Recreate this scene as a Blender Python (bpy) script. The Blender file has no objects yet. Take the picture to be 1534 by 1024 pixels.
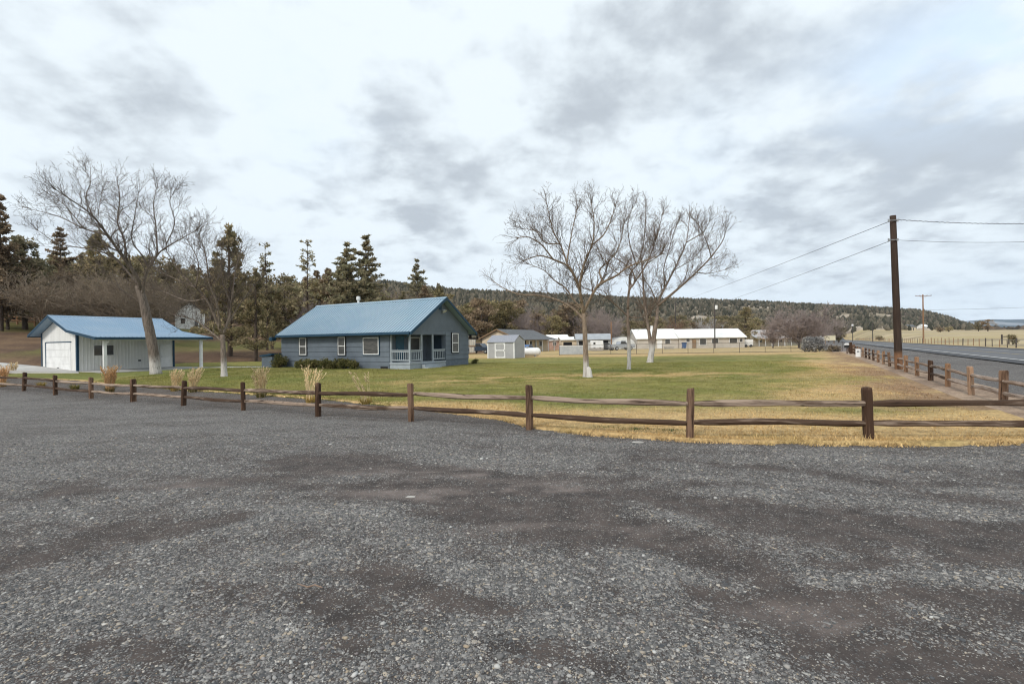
import bpy, math, random
import numpy as np
from mathutils import Vector, Matrix
R = math.radians
scene = bpy.context.scene
COL = scene.collection
F_PX, EYE = 740.0, 1.75
ROLL = R(0.79)
CR, SR = math.cos(ROLL), math.sin(ROLL)

# ------------------------------------------------------------------ helpers
def ray(px, py):
    u = (px-767)/F_PX; v = (512-py)/F_PX
    return (u*CR+v*SR, -u*SR+v*CR)
def at(px, py, d):
    a, b = ray(px, py)
    return Vector((a*d, d, EYE+b*d))
def sstep(a, b, x):
    t = np.clip((np.asarray(x, float)-a)/(b-a), 0, 1)
    return t*t*(3-2*t)

CREST = [(-900,440),(-400,440),(0,440),(250,440),(400,436),(500,430),(580,428),(640,436),(700,440),(820,444),(940,450),
         (1100,453),(1240,460),(1300,463),(1383,468),(1425,479),(1454,491),(1475,500),(1600,502),(2300,504)]
_cu = np.array([ray(*c)[0] for c in CREST]); _cz = np.array([ray(*c)[1] for c in CREST])
def G(x, y):
    """height of the bare ground, metres"""
    x = np.asarray(x, float); y = np.asarray(y, float)
    z = -.15*sstep(8, 16, y) - .28*np.exp(-(((x+18)/15)**2+((y-19)/9)**2))
    l = -.8575*x + .5145*y
    bank = .108*np.maximum(l-50, 0)*sstep(46, 62, l) + .02*np.maximum(l-130, 0)
    bank = np.minimum(bank, 40)*sstep(25, 48, y)
    yy = np.maximum(y, 1.0); u = np.clip(x/yy, -1.6, 1.6)
    p = .8575*x - .5145*y
    fld = sstep(26, 42, p)*.02*np.clip(y-100, 0, 420)
    dc = np.interp(u, [-.6, -.2, .1, .5], [520, 640, 820, 900])
    ds = np.interp(u, [-.6, -.1, .2, .5, .9], [130, 190, 230, 330, 430])
    zc = EYE + np.interp(u, _cu, _cz)*dc
    t = np.clip((y-ds)/(dc-ds), 0, 1)
    hill = (zc-fld)*(.35*t+.65*t*t*(3-2*t))*np.clip((y-ds)/5, 0, 1)
    hill = np.where(zc > fld+2, hill, np.maximum(zc-fld, -20)*t)
    hill = hill - .06*np.maximum(y-dc, 0)*np.clip(zc/20, 0, 1)
    far = fld+hill
    far = np.where(y > 60, far, 0)
    z2 = z + np.maximum(bank, np.maximum(far, -3)*(bank < 1e9))
    z2 = np.where(far < -3, z+np.maximum(bank, -3), z2)
    return z2
def g(x, y): return float(G(x, y))
def gx(px, d):
    """point on the ground at picture column px and depth d"""
    x = (px-767)/F_PX*d
    for _ in range(3):
        z = g(x, d); x = ((px-767)/F_PX*d + (z-EYE)*SR)/CR
    return Vector((x, d, z))
def gp(px, py, dmax=400):
    """first ground point met along a picture ray"""
    a, b = ray(px, py); d = 1.5; last = 1.5
    while d < dmax:
        if EYE+b*d <= g(a*d, d):
            lo, hi = last, d
            for _ in range(24):
                m = (lo+hi)/2
                if EYE+b*m <= g(a*m, m): hi = m
                else: lo = m
            return Vector((a*hi, hi, g(a*hi, hi)))
        last = d; d *= 1.02
    return gx(px, dmax)
def rp(p, y):   # point from road-frame: p metres right of the eye's parallel to the road, at depth y
    return ((p+.5145*y)/.8575, y)

# numpy value noise
def _hash(ix, iy, seed):
    n = (ix.astype(np.int64)*374761393 + iy.astype(np.int64)*668265263 + seed*974711) & 0x7fffffff
    n = ((n ^ (n >> 13))*1274126177) & 0x7fffffff
    n = n ^ (n >> 16)
    return (n & 0xffff)/65535.0
def vnoise(x, y, seed=0):
    x = np.asarray(x, float); y = np.asarray(y, float)
    ix = np.floor(x); iy = np.floor(y); fx = x-ix; fy = y-iy
    fx = fx*fx*(3-2*fx); fy = fy*fy*(3-2*fy)
    a = _hash(ix, iy, seed); b = _hash(ix+1, iy, seed); c = _hash(ix, iy+1, seed); d = _hash(ix+1, iy+1, seed)
    return (a*(1-fx)+b*fx)*(1-fy)+(c*(1-fx)+d*fx)*fy
def fbm(x, y, seed=0, oct=4):
    s = 0; a = .5; t = 0
    for o in range(oct):
        s = s + a*vnoise(x*2**o+o*17.3, y*2**o+o*9.1, seed+o); t += a; a *= .5
    return s/t

# objects
def link(o, parent=None):
    COL.objects.link(o)
    if parent is not None: o.parent = parent
    return o
def tag(o, label=None, cat=None, group=None, kind=None):
    if label: o['label'] = label
    if cat: o['category'] = cat
    if group: o['group'] = group
    if kind: o['kind'] = kind
    return o
def thing(name, label, cat, loc=(0,0,0), rz=0, group=None):
    o = bpy.data.objects.new(name, None); o.empty_display_size = .2
    link(o); o.location = loc; o.rotation_euler = (0,0,rz)
    return tag(o, label, cat, group)
def mesh_np(name, V, F, mat, parent=None, cols=None, smooth=False, loc=None, fl=None):
    V = np.asarray(V, np.float32).reshape(-1, 3); F = np.asarray(F, np.int32); k = F.shape[1]
    me = bpy.data.meshes.new(name)
    me.vertices.add(len(V)); me.vertices.foreach_set('co', V.ravel())
    me.loops.add(F.size); me.loops.foreach_set('vertex_index', F.ravel())
    me.polygons.add(len(F)); me.polygons.foreach_set('loop_start', np.arange(0, F.size, k, dtype=np.int32))
    if smooth: me.polygons.foreach_set('use_smooth', np.ones(len(F), bool))
    me.update(calc_edges=True)
    if cols is not None:
        a = me.attributes.new('Col', 'FLOAT_COLOR', 'POINT')
        c4 = np.ones((len(V), 4), np.float32); c4[:, :3] = cols; a.data.foreach_set('color', c4.ravel())
    for nm, arr in (fl or {}).items():
        a = me.attributes.new(nm, 'FLOAT', 'POINT'); a.data.foreach_set('value', np.asarray(arr, np.float32).ravel())
    me.materials.append(mat)
    o = bpy.data.objects.new(name, me); link(o, parent)
    if loc is not None: o.location = loc
    return o

class MB:
    def __init__(s): s.v = []; s.f = []; s.M = None
    def add(s, vs, fs):
        n = len(s.v)
        if s.M is not None: vs = [tuple(s.M @ Vector(v)) for v in vs]
        s.v.extend(vs); s.f.extend(tuple(i+n for i in f) for f in fs)
        return s
    def box(s, x0, x1, y0, y1, z0, z1):
        return s.add([(x0,y0,z0),(x1,y0,z0),(x1,y1,z0),(x0,y1,z0),(x0,y0,z1),(x1,y0,z1),(x1,y1,z1),(x0,y1,z1)],
                     [(3,2,1,0),(4,5,6,7),(0,1,5,4),(1,2,6,5),(2,3,7,6),(3,0,4,7)])
    def hexa(s, a, b):   # bottom loop a, top loop b, same length
        n = len(a)
        return s.add(list(a)+list(b), [tuple(range(n))[::-1], tuple(range(n, 2*n))]+[(i, (i+1) % n, n+(i+1) % n, n+i) for i in range(n)])
    def prism(s, pts, axis, a, b):
        def P(p, t):
            return (t, p[0], p[1]) if axis == 'x' else (p[0], t, p[1]) if axis == 'y' else (p[0], p[1], t)
        return s.hexa([P(p, a) for p in pts], [P(p, b) for p in pts])
    def tube(s, pts, rad, n=6, cap=True, jit=0, rng=None):
        pts = [Vector(p) for p in pts]; m = len(pts)
        if not hasattr(rad, '__len__'): rad = [rad]*m
        ref = None; vs = []; fs = []
        for i, p in enumerate(pts):
            t = (pts[min(i+1, m-1)]-pts[max(i-1, 0)])
            if t.length < 1e-9: t = Vector((0,0,1))
            t.normalize()
            if ref is None: ref = Vector((0,0,1)) if abs(t.z) < .8 else Vector((1,0,0))
            a = ref-t*ref.dot(t); a.normalize(); b = t.cross(a); ref = a
            for k in range(n):
                th = 2*math.pi*k/n; r = rad[i]*(1+(rng.uniform(-jit, jit) if jit else 0))
                vs.append(tuple(p+a*(r*math.cos(th))+b*(r*math.sin(th))))
        for i in range(m-1):
            for k in range(n):
                fs.append((i*n+k, i*n+(k+1) % n, (i+1)*n+(k+1) % n, (i+1)*n+k))
        if cap: fs += [tuple(range(n))[::-1], tuple((m-1)*n+k for k in range(n))]
        return s.add(vs, fs)
    def build(s, name, mat, parent=None, smooth=False, loc=None, bevel=0):
        me = bpy.data.meshes.new(name); me.from_pydata(s.v, [], s.f); me.update()
        me.materials.append(mat)
        if smooth: me.polygons.foreach_set('use_smooth', np.ones(len(me.polygons), bool))
        o = bpy.data.objects.new(name, me); link(o, parent)
        if loc is not None: o.location = loc
        if bevel:
            b = o.modifiers.new('bevel', 'BEVEL'); b.width = bevel; b.segments = 2; b.limit_method = 'ANGLE'
        return o
def box(name, mat, parent, x0, x1, y0, y1, z0, z1, bevel=0):
    return MB().box(x0, x1, y0, y1, z0, z1).build(name, mat, parent, bevel=bevel)
def copy_tree(o, parent=None):
    c = o.copy(); link(c, parent)
    if parent is not None: c.matrix_parent_inverse = o.matrix_parent_inverse
    for ch in o.children: copy_tree(ch, c)
    return c

# ------------------------------------------------------------------ materials
class NT:
    def __init__(s, nt): s.nt = nt
    def n(s, t, ins=None, **props):
        nd = s.nt.nodes.new('ShaderNode'+{'Noise':'TexNoise','Voronoi':'TexVoronoi','TexCoord':'TexCoord'}.get(t, t))
        for k, v in props.items(): setattr(nd, k, v)
        for k, v in (ins or {}).items():
            sk = nd.inputs[k]
            if isinstance(v, bpy.types.NodeSocket): s.nt.links.new(v, sk)
            else: sk.default_value = v
        return nd
    def math(s, op, a, b=0.0, c=0.0, clamp=False):
        nd = s.nt.nodes.new('ShaderNodeMath'); nd.operation = op; nd.use_clamp = clamp
        for i, v in enumerate((a, b, c)):
            if isinstance(v, bpy.types.NodeSocket): s.nt.links.new(v, nd.inputs[i])
            else: nd.inputs[i].default_value = v
        return nd.outputs[0]
    def mix(s, f, a, b, blend='MIX'):
        nd = s.nt.nodes.new('ShaderNodeMix'); nd.data_type = 'RGBA'; nd.blend_type = blend
        for i, v in ((0, f), (6, a), (7, b)):
            if isinstance(v, bpy.types.NodeSocket): s.nt.links.new(v, nd.inputs[i])
            else: nd.inputs[i].default_value = (tuple(v)+(1,) if hasattr(v, '__len__') and len(v) == 3 else v)
        return nd.outputs[2]
    def ramp(s, f, lo, hi):
        return s.n('MapRange', {0: f, 1: lo, 2: hi}, interpolation_type='SMOOTHSTEP').outputs[0]
    def link(s, a, b): s.nt.links.new(a, b)
def c3(c): return (c[0], c[1], c[2], 1)
def new_mat(name, rough=.8, spec=.3, metal=0):
    m = bpy.data.materials.new(name); m.use_nodes = True
    b = m.node_tree.nodes['Principled BSDF']
    b.inputs['Roughness'].default_value = rough; b.inputs['Specular IOR Level'].default_value = spec
    b.inputs['Metallic'].default_value = metal
    return m, NT(m.node_tree), b
def mat(name, col, col2=None, scale=3.0, rough=.8, spec=.3, metal=0, stretch=(1,1,1), bump=0, bscale=None, detail=4, var=0, lohi=(.35,.65), island=0):
    """painted / natural surface with a noise mix of two colours, optional grain and bump"""
    m, t, b = new_mat(name, rough, spec, metal)
    tc = t.n('TexCoord'); mp = t.n('Mapping', {0: tc.outputs['Object'], 3: stretch})
    nz = t.n('Noise', {'Vector': mp.outputs[0], 'Scale': scale, 'Detail': detail, 'Roughness': .6})
    col2 = col2 or tuple(c*.82 for c in col)
    cc = t.mix(t.ramp(nz.outputs[0], *lohi), c3(col), c3(col2))
    if var:
        oi = t.n('ObjectInfo')
        k = t.math('MULTIPLY_ADD', oi.outputs['Random'], 2*var, 1-var)
        cc = t.mix(1.0, cc, t.n('CombineColor', {0: k, 1: k, 2: k}).outputs[0], 'MULTIPLY')
    if island:
        ge = t.n('NewGeometry')
        k = t.math('MULTIPLY_ADD', ge.outputs['Random Per Island'], 2*island, 1-island)
        cc = t.mix(1.0, cc, t.n('CombineColor', {0: k, 1: k, 2: k}).outputs[0], 'MULTIPLY')
    t.link(cc, b.inputs['Base Color'])
    if bump:
        n2 = t.n('Noise', {'Vector': mp.outputs[0], 'Scale': bscale or scale*6, 'Detail': 5})
        bp = t.n('Bump', {'Strength': bump, 'Distance': .02, 'Height': n2.outputs[0]})
        t.link(bp.outputs[0], b.inputs['Normal'])
    return m

# ------------------------------------------------------------------ camera, sun, sky
cam = bpy.data.cameras.new('camera'); cam.sensor_width = 36; cam.lens = 36*F_PX/1534; cam.clip_end = 30000; cam.clip_start = .05
co = bpy.data.objects.new('camera', cam); link(co)
co.matrix_world = Matrix(((CR, SR, 0, 0), (0, 0, -1, 0), (-SR, CR, 0, EYE), (0, 0, 0, 1)))
scene.camera = co
SUN_EL, SUN_AZ = 40, 215     # azimuth clockwise from +Y : behind the eye, to the left
sd = Vector((math.sin(R(SUN_AZ))*math.cos(R(SUN_EL)), math.cos(R(SUN_AZ))*math.cos(R(SUN_EL)), math.sin(R(SUN_EL))))
sl = bpy.data.lights.new('sun', 'SUN'); sl.energy = 1.6; sl.angle = R(14); sl.color = (1, .95, .88)
so = bpy.data.objects.new('sun', sl); link(so); so.rotation_euler = sd.to_track_quat('Z', 'Y').to_euler()

w = bpy.data.worlds.new('World'); scene.world = w; w.use_nodes = True
t = NT(w.node_tree)
bg = w.node_tree.nodes['Background']; bg.inputs[1].default_value = 1.0
sky = t.n('TexSky', sky_type='NISHITA', sun_disc=False, sun_elevation=R(SUN_EL), sun_rotation=R(SUN_AZ), altitude=900, dust_density=1.5)
blue = t.n('VectorMath', {0: sky.outputs[0], 'Scale': .11}, operation='SCALE')
tc = t.n('TexCoord'); dirv = tc.outputs['Generated']
sep = t.n('SeparateXYZ', {0: dirv})
zc = t.math('MAXIMUM', t.math('ADD', sep.outputs[2], .26), .05)
pv = t.n('CombineXYZ', {0: t.math('DIVIDE', sep.outputs[0], zc), 1: t.math('DIVIDE', sep.outputs[1], zc), 2: 0.0}).outputs[0]
wn = t.n('Noise', {'Vector': pv, 'Scale': 3.0, 'Detail': 8, 'Roughness': .6})
warp = t.n('VectorMath', {0: t.n('VectorMath', {0: wn.outputs['Color'], 1: (.5,.5,.5)}, operation='SUBTRACT').outputs[0], 'Scale': .15}, operation='SCALE')
wd = t.n('VectorMath', {0: dirv, 1: warp.outputs[0]}, operation='ADD')
wdn = t.n('VectorMath', {0: wd.outputs[0]}, operation='NORMALIZE').outputs[0]
def blobs(lst):
    acc = None
    for px, py, rad, amp in lst:
        a, b = ray(px, py); v = Vector((a, 1, b)).normalized(); s = rad/F_PX*v.y
        dt = t.n('VectorMath', {0: wdn, 1: v}, operation='DOT_PRODUCT').outputs['Value']
        e = t.math('EXPONENT', t.math('DIVIDE', t.math('SUBTRACT', dt, 1.0), s*s))
        acc = t.math('MULTIPLY_ADD', e, amp, acc if acc is not None else 0.0)
    return acc
dark = blobs([(600,215,62,.85),(640,285,36,.7),(565,180,30,.45),(830,150,62,.65),(930,110,80,.75),(1050,70,70,.6),(1130,60,60,.5),
              (1180,235,60,.7),(1400,190,75,.75),(1340,250,55,.6),(1480,220,60,.5),(190,185,60,.75),(270,200,45,.6),(200,25,70,.6),(20,80,40,.4),
              (640,345,28,.6),(700,330,30,.45),(720,245,30,.4),(1220,330,60,.55),(1150,345,40,.5),(1500,310,50,.5),(480,285,30,.4),(920,240,30,.35),(1290,25,60,.35)])
lite = blobs([(780,40,80,.8),(90,110,80,.5),(420,120,90,.7),(1250,300,50,.4),(700,190,60,.4),(1500,115,30,.8),(1030,200,90,.5),(400,260,90,.5)])
blu = blobs([(1400,95,75,.75),(1490,85,45,.8),(1270,130,60,.5),(470,180,60,.25),(1060,230,60,.2)])
n1 = t.n('Noise', {'Vector': pv, 'Scale': 4.2, 'Detail': 9, 'Roughness': .55, 'Distortion': .12}).outputs[0]
mpz = t.n('Mapping', {0: pv, 3: (.8, 1.5, 1)})
n2 = t.n('Noise', {'Vector': mpz.outputs[0], 'Scale': 1.5, 'Detail': 7, 'Roughness': .6}).outputs[0]
n3 = t.n('Noise', {'Vector': pv, 'Scale': 12.0, 'Detail': 6, 'Roughness': .55, 'Distortion': .1}).outputs[0]
dk = t.math('ADD', t.math('MULTIPLY', dark, .60), t.math('MULTIPLY_ADD', n1, 2.7, -1.20))
dk = t.math('ADD', dk, t.math('MULTIPLY_ADD', n3, .8, -.40))
dk = t.math('ADD', dk, t.math('MULTIPLY_ADD', n2, .7, -.35))
dk = t.math('SUBTRACT', dk, t.math('MULTIPLY', lite, .30))
dk = t.ramp(dk, .0, 1.1)
ccol = t.mix(dk, (.605, .662, .70, 1), (.36, .396, .436, 1))
bl = t.math('MULTIPLY', blu, t.ramp(n1, .35, .6), clamp=True)
skyb = t.mix(.72, blue.outputs[0], (.66, .78, .90, 1))
fin = t.mix(t.math('MULTIPLY', bl, .8), ccol, skyb)
t.link(fin, bg.inputs[0])
scene.view_settings.view_transform = 'Standard'; scene.view_settings.look = 'None'
scene.view_settings.exposure = .60; scene.view_settings.gamma = 1
scene.cycles.filter_width = 1.15; scene.cycles.max_bounces = 6; scene.cycles.diffuse_bounces = 3; scene.cycles.volume_bounces = 1
# ------------------------------------------------------------------ ground sheets
rng = random.Random(7); nrg = np.random.default_rng(7)
def zone_mat(name, nscale, amount, rough=.95, bscale=30, bump=.4, bdist=.03):
    """soil or turf: colour held per vertex, broken up by two noises, with a rough bump"""
    m, t, b = new_mat(name, rough, .15)
    at_ = t.n('Attribute', attribute_name='Col')
    ge = t.n('NewGeometry'); pos = ge.outputs['Position']
    a = t.n('Noise', {'Vector': pos, 'Scale': nscale, 'Detail': 6, 'Roughness': .7}).outputs[0]
    c = t.n('Noise', {'Vector': pos, 'Scale': nscale*7, 'Detail': 3}).outputs[0]
    a = t.ramp(a, .25, .75); c = t.ramp(c, .25, .75); k = t.math('MULTIPLY_ADD', t.math('ADD', a, c), amount*.6, 1-amount*.6)
    col = t.mix(1.0, at_.outputs['Color'], t.n('CombineColor', {0: k, 1: k, 2: k}).outputs[0], 'MULTIPLY')
    t.link(col, b.inputs['Base Color'])
    n2 = t.n('Noise', {'Vector': pos, 'Scale': bscale, 'Detail': 4, 'Roughness': .7}).outputs[0]
    t.link(t.n('Bump', {'Strength': bump, 'Distance': bdist, 'Height': n2}).outputs[0], b.inputs['Normal'])
    return m
def lerp(a, b, k): k = np.clip(k, 0, 1)[..., None]; return a*(1-k)+b*k

TAN = np.array([.44,.305,.145]); DRY = np.array([.43,.315,.155]); GREEN = np.array([.172,.168,.046]); OLIVE = np.array([.235,.205,.072])
SOIL = np.array([.105,.066,.044]); FIELD = np.array([.44,.355,.225]); SCRUB = np.array([.20,.165,.115]); SAGE = np.array([.13,.115,.075])

def ground():
    ang = np.concatenate([np.linspace(-180, -64, 40), np.arange(-63, 63.01, .35), np.linspace(64, 180, 40)[:-1]])
    rad = [.6]
    while rad[-1] < 9000: rad.append(rad[-1]*1.028+.02)
    rad = np.array(rad)
    A, Rr = np.meshgrid(np.radians(ang), rad)
    x = Rr*np.sin(A); y = Rr*np.cos(A)
    z = G(x, y)-.05
    n = len(ang); m = len(rad)
    i, j = np.meshgrid(np.arange(n), np.arange(m-1))
    a = j*n+i; b = j*n+(i+1) % n
    Fq = np.stack([a, b, b+n, a+n], -1).reshape(-1, 4)
    c = np.zeros(x.shape+(3,)); c[:] = DRY
    l = -.8575*x+.5145*y; p = -l
    nz = fbm(x*.12, y*.12, 3); nf = fbm(x*.5, y*.5, 5)
    c = lerp(c, np.array([.30,.24,.11]), sstep(.45, .7, nz)*.7)
    # brown bank on the left
    bk = sstep(47, 53, l+4*(nz-.5))*(y > 10)
    c = lerp(c, SOIL, bk)
    c = lerp(c, np.array([.17,.11,.065]), bk*sstep(.45, .65, nf)*.8)
    c = lerp(c, np.array([.14,.14,.04]), bk*sstep(60, 66, l)*(1-sstep(72, 80, l))*sstep(.35, .6, nz)*.8*(x > -48))
    c = lerp(c, np.array([.16,.15,.05]), bk*sstep(86, 92, l)*(1-sstep(102, 110, l))*.8)
    # far field and hill
    c = lerp(c, FIELD, sstep(24, 34, p)*(y > 30))
    c = lerp(c, np.array([.36,.29,.15]), sstep(24, 34, p)*sstep(.4, .65, fbm(x*.03, y*.06, 8))*.75)
    c = lerp(c, np.array([.25,.20,.125]), sstep(24, 34, p)*sstep(.5, .68, fbm(x*.015+4, y*.09, 18))*.8)
    c = lerp(c, SCRUB, sstep(430, 500, y+40*(nz-.5)))
    c = lerp(c, np.array([.34,.28,.20]), sstep(430, 500, y)*sstep(.5, .62, fbm(x*.012, y*.012, 21)))
    c = lerp(c, SAGE, sstep(110, 150, y)*(p < 10)*(1-sstep(430, 520, y)))
    o = mesh_np('ground', np.stack([x, y, z], -1), Fq, zone_mat('dry_ground', .8, .55), cols=c.reshape(-1, 3), smooth=True)
    # close the middle under the eye
    tag(o, kind='structure')
ground()
MB().add([(-1.2,-1.2,-.06),(1.2,-1.2,-.06),(1.2,1.2,-.06),(-1.2,1.2,-.06)], [(0,1,2,3)]).build('ground_patch', bpy.data.materials['dry_ground'])['kind'] = 'structure'

# front edge of the lawn, left to right (ground points)
LEDGE = [gp(*q) for q in [(-60,566),(30,567),(120,571),(190,579),(275,585),(365,591),(477,599),(540,605),(616,613),(700,624),(752,631),(793,644),(880,653),(1033,663),(1170,667),(1302,669),(1420,669),(1534,666),(1640,663)]]
_lx = np.array([p.x for p in LEDGE]); _ly = np.array([p.y for p in LEDGE])
_o = np.argsort(_lx)
def lawn_front(x): return np.interp(x, _lx[_o], _ly[_o])
# front fence line
POSTS = [(-30,25.9)]+[tuple((gx(px, d).x, d)) for px, d in [(36,24),(82.7,22.3),(137,20.9),(200,19.4),(275,17.5),(365,15.5),(477,13.3),(616,11.75),(793,9.9),(1033,8.55),(1302,8.2)]]+[(8.95,8.1),(12.0,8.0)]
_px = np.array([p[0] for p in POSTS]); _py = np.array([p[1] for p in POSTS])
def fence_y(x): return np.interp(x, _px, _py)

def seg_dist(x, y, pts):
    d = np.full(x.shape, 1e9)
    for (ax, ay), (bx, by) in zip(pts[:-1], pts[1:]):
        dx, dy = bx-ax, by-ay
        k = np.clip(((x-ax)*dx+(y-ay)*dy)/(dx*dx+dy*dy), 0, 1)
        d = np.minimum(d, np.hypot(x-ax-k*dx, y-ay-k*dy))
    return d
def gpl(lst): return [(gp(*q).x, gp(*q).y) for q in lst]
TRACKS = [([(470,705),(600,745),(740,790),(860,800)], .85, .26), ([(60,800),(200,790),(330,775)], .45, .2), ([(620,880),(760,880)], .35, .22), ([(1080,800),(1300,830),(1534,860)], .5, .22), ([(0,900),(60,905)], .4, .2), ([(430,692),(560,697),(680,710),(800,728),(960,756),(1120,776),(1300,792),(1560,812)], .42, .62),
          ([(560,735),(660,745),(780,770),(900,800),(1010,822),(1080,845),(1200,905),(1330,950),(1560,1010)], .34, .6),
          ([(1040,890),(1180,925),(1330,970),(1560,1020)], .16, .75),
          ([(80,740),(230,734),(330,726),(460,712)], .22, .5),
          ([(30,850),(180,800),(330,778),(430,765)], .25, .4),
          ([(560,880),(720,900),(760,912)], .2, .55), ([(330,890),(420,900),(520,925)], .2, .5),
          ([(740,960),(860,985),(900,1000)], .13, .5), ([(1230,902),(1400,905),(1560,925)], .2, .6),
          ([(950,690),(1200,705),(1350,735),(1560,765)], .3, .45), ([(150,665),(400,648),(560,655)], .35, .25),
          ([(0,640),(150,628),(330,640)], .5, .2), ([(120,985),(190,975),(240,1000)], .12, .5), ([(420,990),(520,985)], .12, .55)]
RIDGES = [([(250,818),(340,797),(430,772)], .16, .5), ([(700,870),(900,850),(1010,870),(1160,895)], .28, .35), ([(420,770),(520,760),(560,775)], .25, .3),
          ([(880,745),(980,765),(1040,790)], .16, .4), ([(1250,880),(1400,875),(1560,880)], .14, .45), ([(1220,935),(1400,960),(1560,995)], .12, .5),
          ([(560,770),(640,830),(720,860)], .2, .3), ([(640,980),(800,930),(960,950),(1150,1010)], .25, .3), ([(0,930),(200,900),(420,850)], .5, .25)]
TRACKS = [(gpl(a), b, c) for a, b, c in TRACKS]; RIDGES = [(gpl(a), b, c) for a, b, c in RIDGES]
def stone_cover(x, y):
    """share of the lot's surface covered by loose stones, 0 to 1"""
    wx = x+.5*(fbm(x*.9, y*.9, 31)-.5); wy = y+.5*(fbm(x*.9+9, y*.9, 33)-.5)
    m = .45+.75*(fbm(wx*.55+.2*wy, wy*1.0, 11, 5)-.5)+.75*(fbm(x*3.2, y*4.2, 13, 5)-.5)
    m = m+.7*(fbm((wx*.97-wy*.25)*.55, (wy*.97+wx*.25)*3.4, 17, 4)-.5)
    for pts, wdt, a in TRACKS: m = m-.85*a*np.exp(-(seg_dist(wx, wy, pts)/(.85*wdt))**2)
    for pts, wdt, a in RIDGES: m = m+a*np.exp(-(seg_dist(wx, wy, pts)/wdt)**2)
    far = sstep(5.5, 10, y+.15*np.abs(x))
    m = m*(1-far*.35)+far*.35*.8
    return np.clip(m, 0.13, 1)
def lot_h(x, y):
    r = np.zeros(x.shape)
    for pts, wdt, a in TRACKS[5:8]: r = r-.025*a*np.exp(-(seg_dist(x, y, pts)/wdt)**2)
    for pts, wdt, a in RIDGES: r = r+.022*a*np.exp(-(seg_dist(x, y, pts)/wdt)**2)
    return G(x, y)+.03+r+.035*(fbm(x*.6, y*.6, 41)-.5)

def gravel_material():
    m, t, b = new_mat('gravel', .9, .2)
    pos = t.n('NewGeometry').outputs['Position']
    cov = t.n('Attribute', attribute_name='cover').outputs['Fac']
    bed = t.n('Attribute', attribute_name='bed').outputs['Fac']
    red = t.n('Attribute', attribute_name='red').outputs['Fac']
    wpn = t.n('Noise', {'Vector': pos, 'Scale': 30.0, 'Detail': 2})
    wv = t.n('VectorMath', {0: pos, 1: t.n('VectorMath', {0: wpn.outputs['Color'], 'Scale': .02}, operation='SCALE').outputs[0]}, operation='ADD').outputs[0]
    cols = []; hs = []; ms = []
    fn = t.n('Noise', {'Vector': pos, 'Scale': 9.0, 'Detail': 5, 'Roughness': .7}).outputs[0]
    for sc, off in ((118.0, -.06), (62.0, .02), (34.0, .14)):
        v = t.n('Voronoi', {'Vector': wv, 'Scale': sc}, feature='F1')
        e = t.n('Voronoi', {'Vector': wv, 'Scale': sc}, feature='DISTANCE_TO_EDGE')
        sp = t.n('SeparateColor', {0: v.outputs['Color']})
        rnd = sp.outputs[0]
        stone = t.n('ValToRGB'); t.link(sp.outputs[1], stone.inputs[0]); cr = stone.color_ramp
        cr.elements[0].position = 0; cr.elements[0].color = (.07,.074,.079,1)
        cr.elements[1].position = 1; cr.elements[1].color = (.52,.495,.46,1)
        for p_, c_ in ((.35,(.135,.13,.126,1)), (.65,(.22,.212,.206,1)), (.88,(.335,.322,.302,1)), (.95,(.38,.32,.25,1))):
            q = cr.elements.new(p_); q.color = c_
        thr = t.math('ADD', t.math('MULTIPLY_ADD', t.math('SUBTRACT', fn, .5), .7, cov), -off-.04)
        on = t.n('MapRange', {0: t.math('SUBTRACT', thr, rnd), 1: -.03, 2: .03}).outputs[0]
        on = t.math('MULTIPLY', on, t.n('MapRange', {0: e.outputs[0], 1: .02, 2: .12}).outputs[0])
        cols.append(stone.outputs[0]); ms.append(on); hs.append(t.math('MULTIPLY', on, t.math('SUBTRACT', 1.0, v.outputs['Distance'])))
    d1 = t.n('Noise', {'Vector': pos, 'Scale': 3.0, 'Detail': 8, 'Roughness': .7}).outputs[0]
    dirt = t.mix(t.ramp(d1, .3, .7), (.043,.037,.035,1), (.095,.077,.069,1))
    dirt = t.mix(t.math('MULTIPLY', red, t.math('MULTIPLY_ADD', t.ramp(d1, .3, .65), .7, .3)), dirt, (.20,.165,.15,1))
    dirt = t.mix(bed, dirt, t.mix(t.ramp(fn, .35, .65), (.10,.072,.055,1), (.045,.036,.032,1)))
    grit = t.n('Noise', {'Vector': pos, 'Scale': 160.0, 'Detail': 2}).outputs[0]
    gk = t.math('MULTIPLY_ADD', grit, 1.1, .45)
    dirt = t.mix(1.0, dirt, t.n('CombineColor', {0: gk, 1: gk, 2: gk}).outputs[0], 'MULTIPLY')
    c = t.mix(ms[0], dirt, cols[0]); c = t.mix(ms[1], c, cols[1]); c = t.mix(ms[2], c, cols[2])
    t.link(c, b.inputs['Base Color'])
    h = t.math('ADD', t.math('MAXIMUM', t.math('MULTIPLY', hs[0], .5), t.math('MAXIMUM', hs[1], hs[2])), t.math('MULTIPLY', grit, .3))
    t.link(t.n('Bump', {'Strength': .8, 'Distance': .012, 'Height': h}).outputs[0], b.inputs['Normal'])
    return m
GRAVEL = gravel_material()
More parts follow.
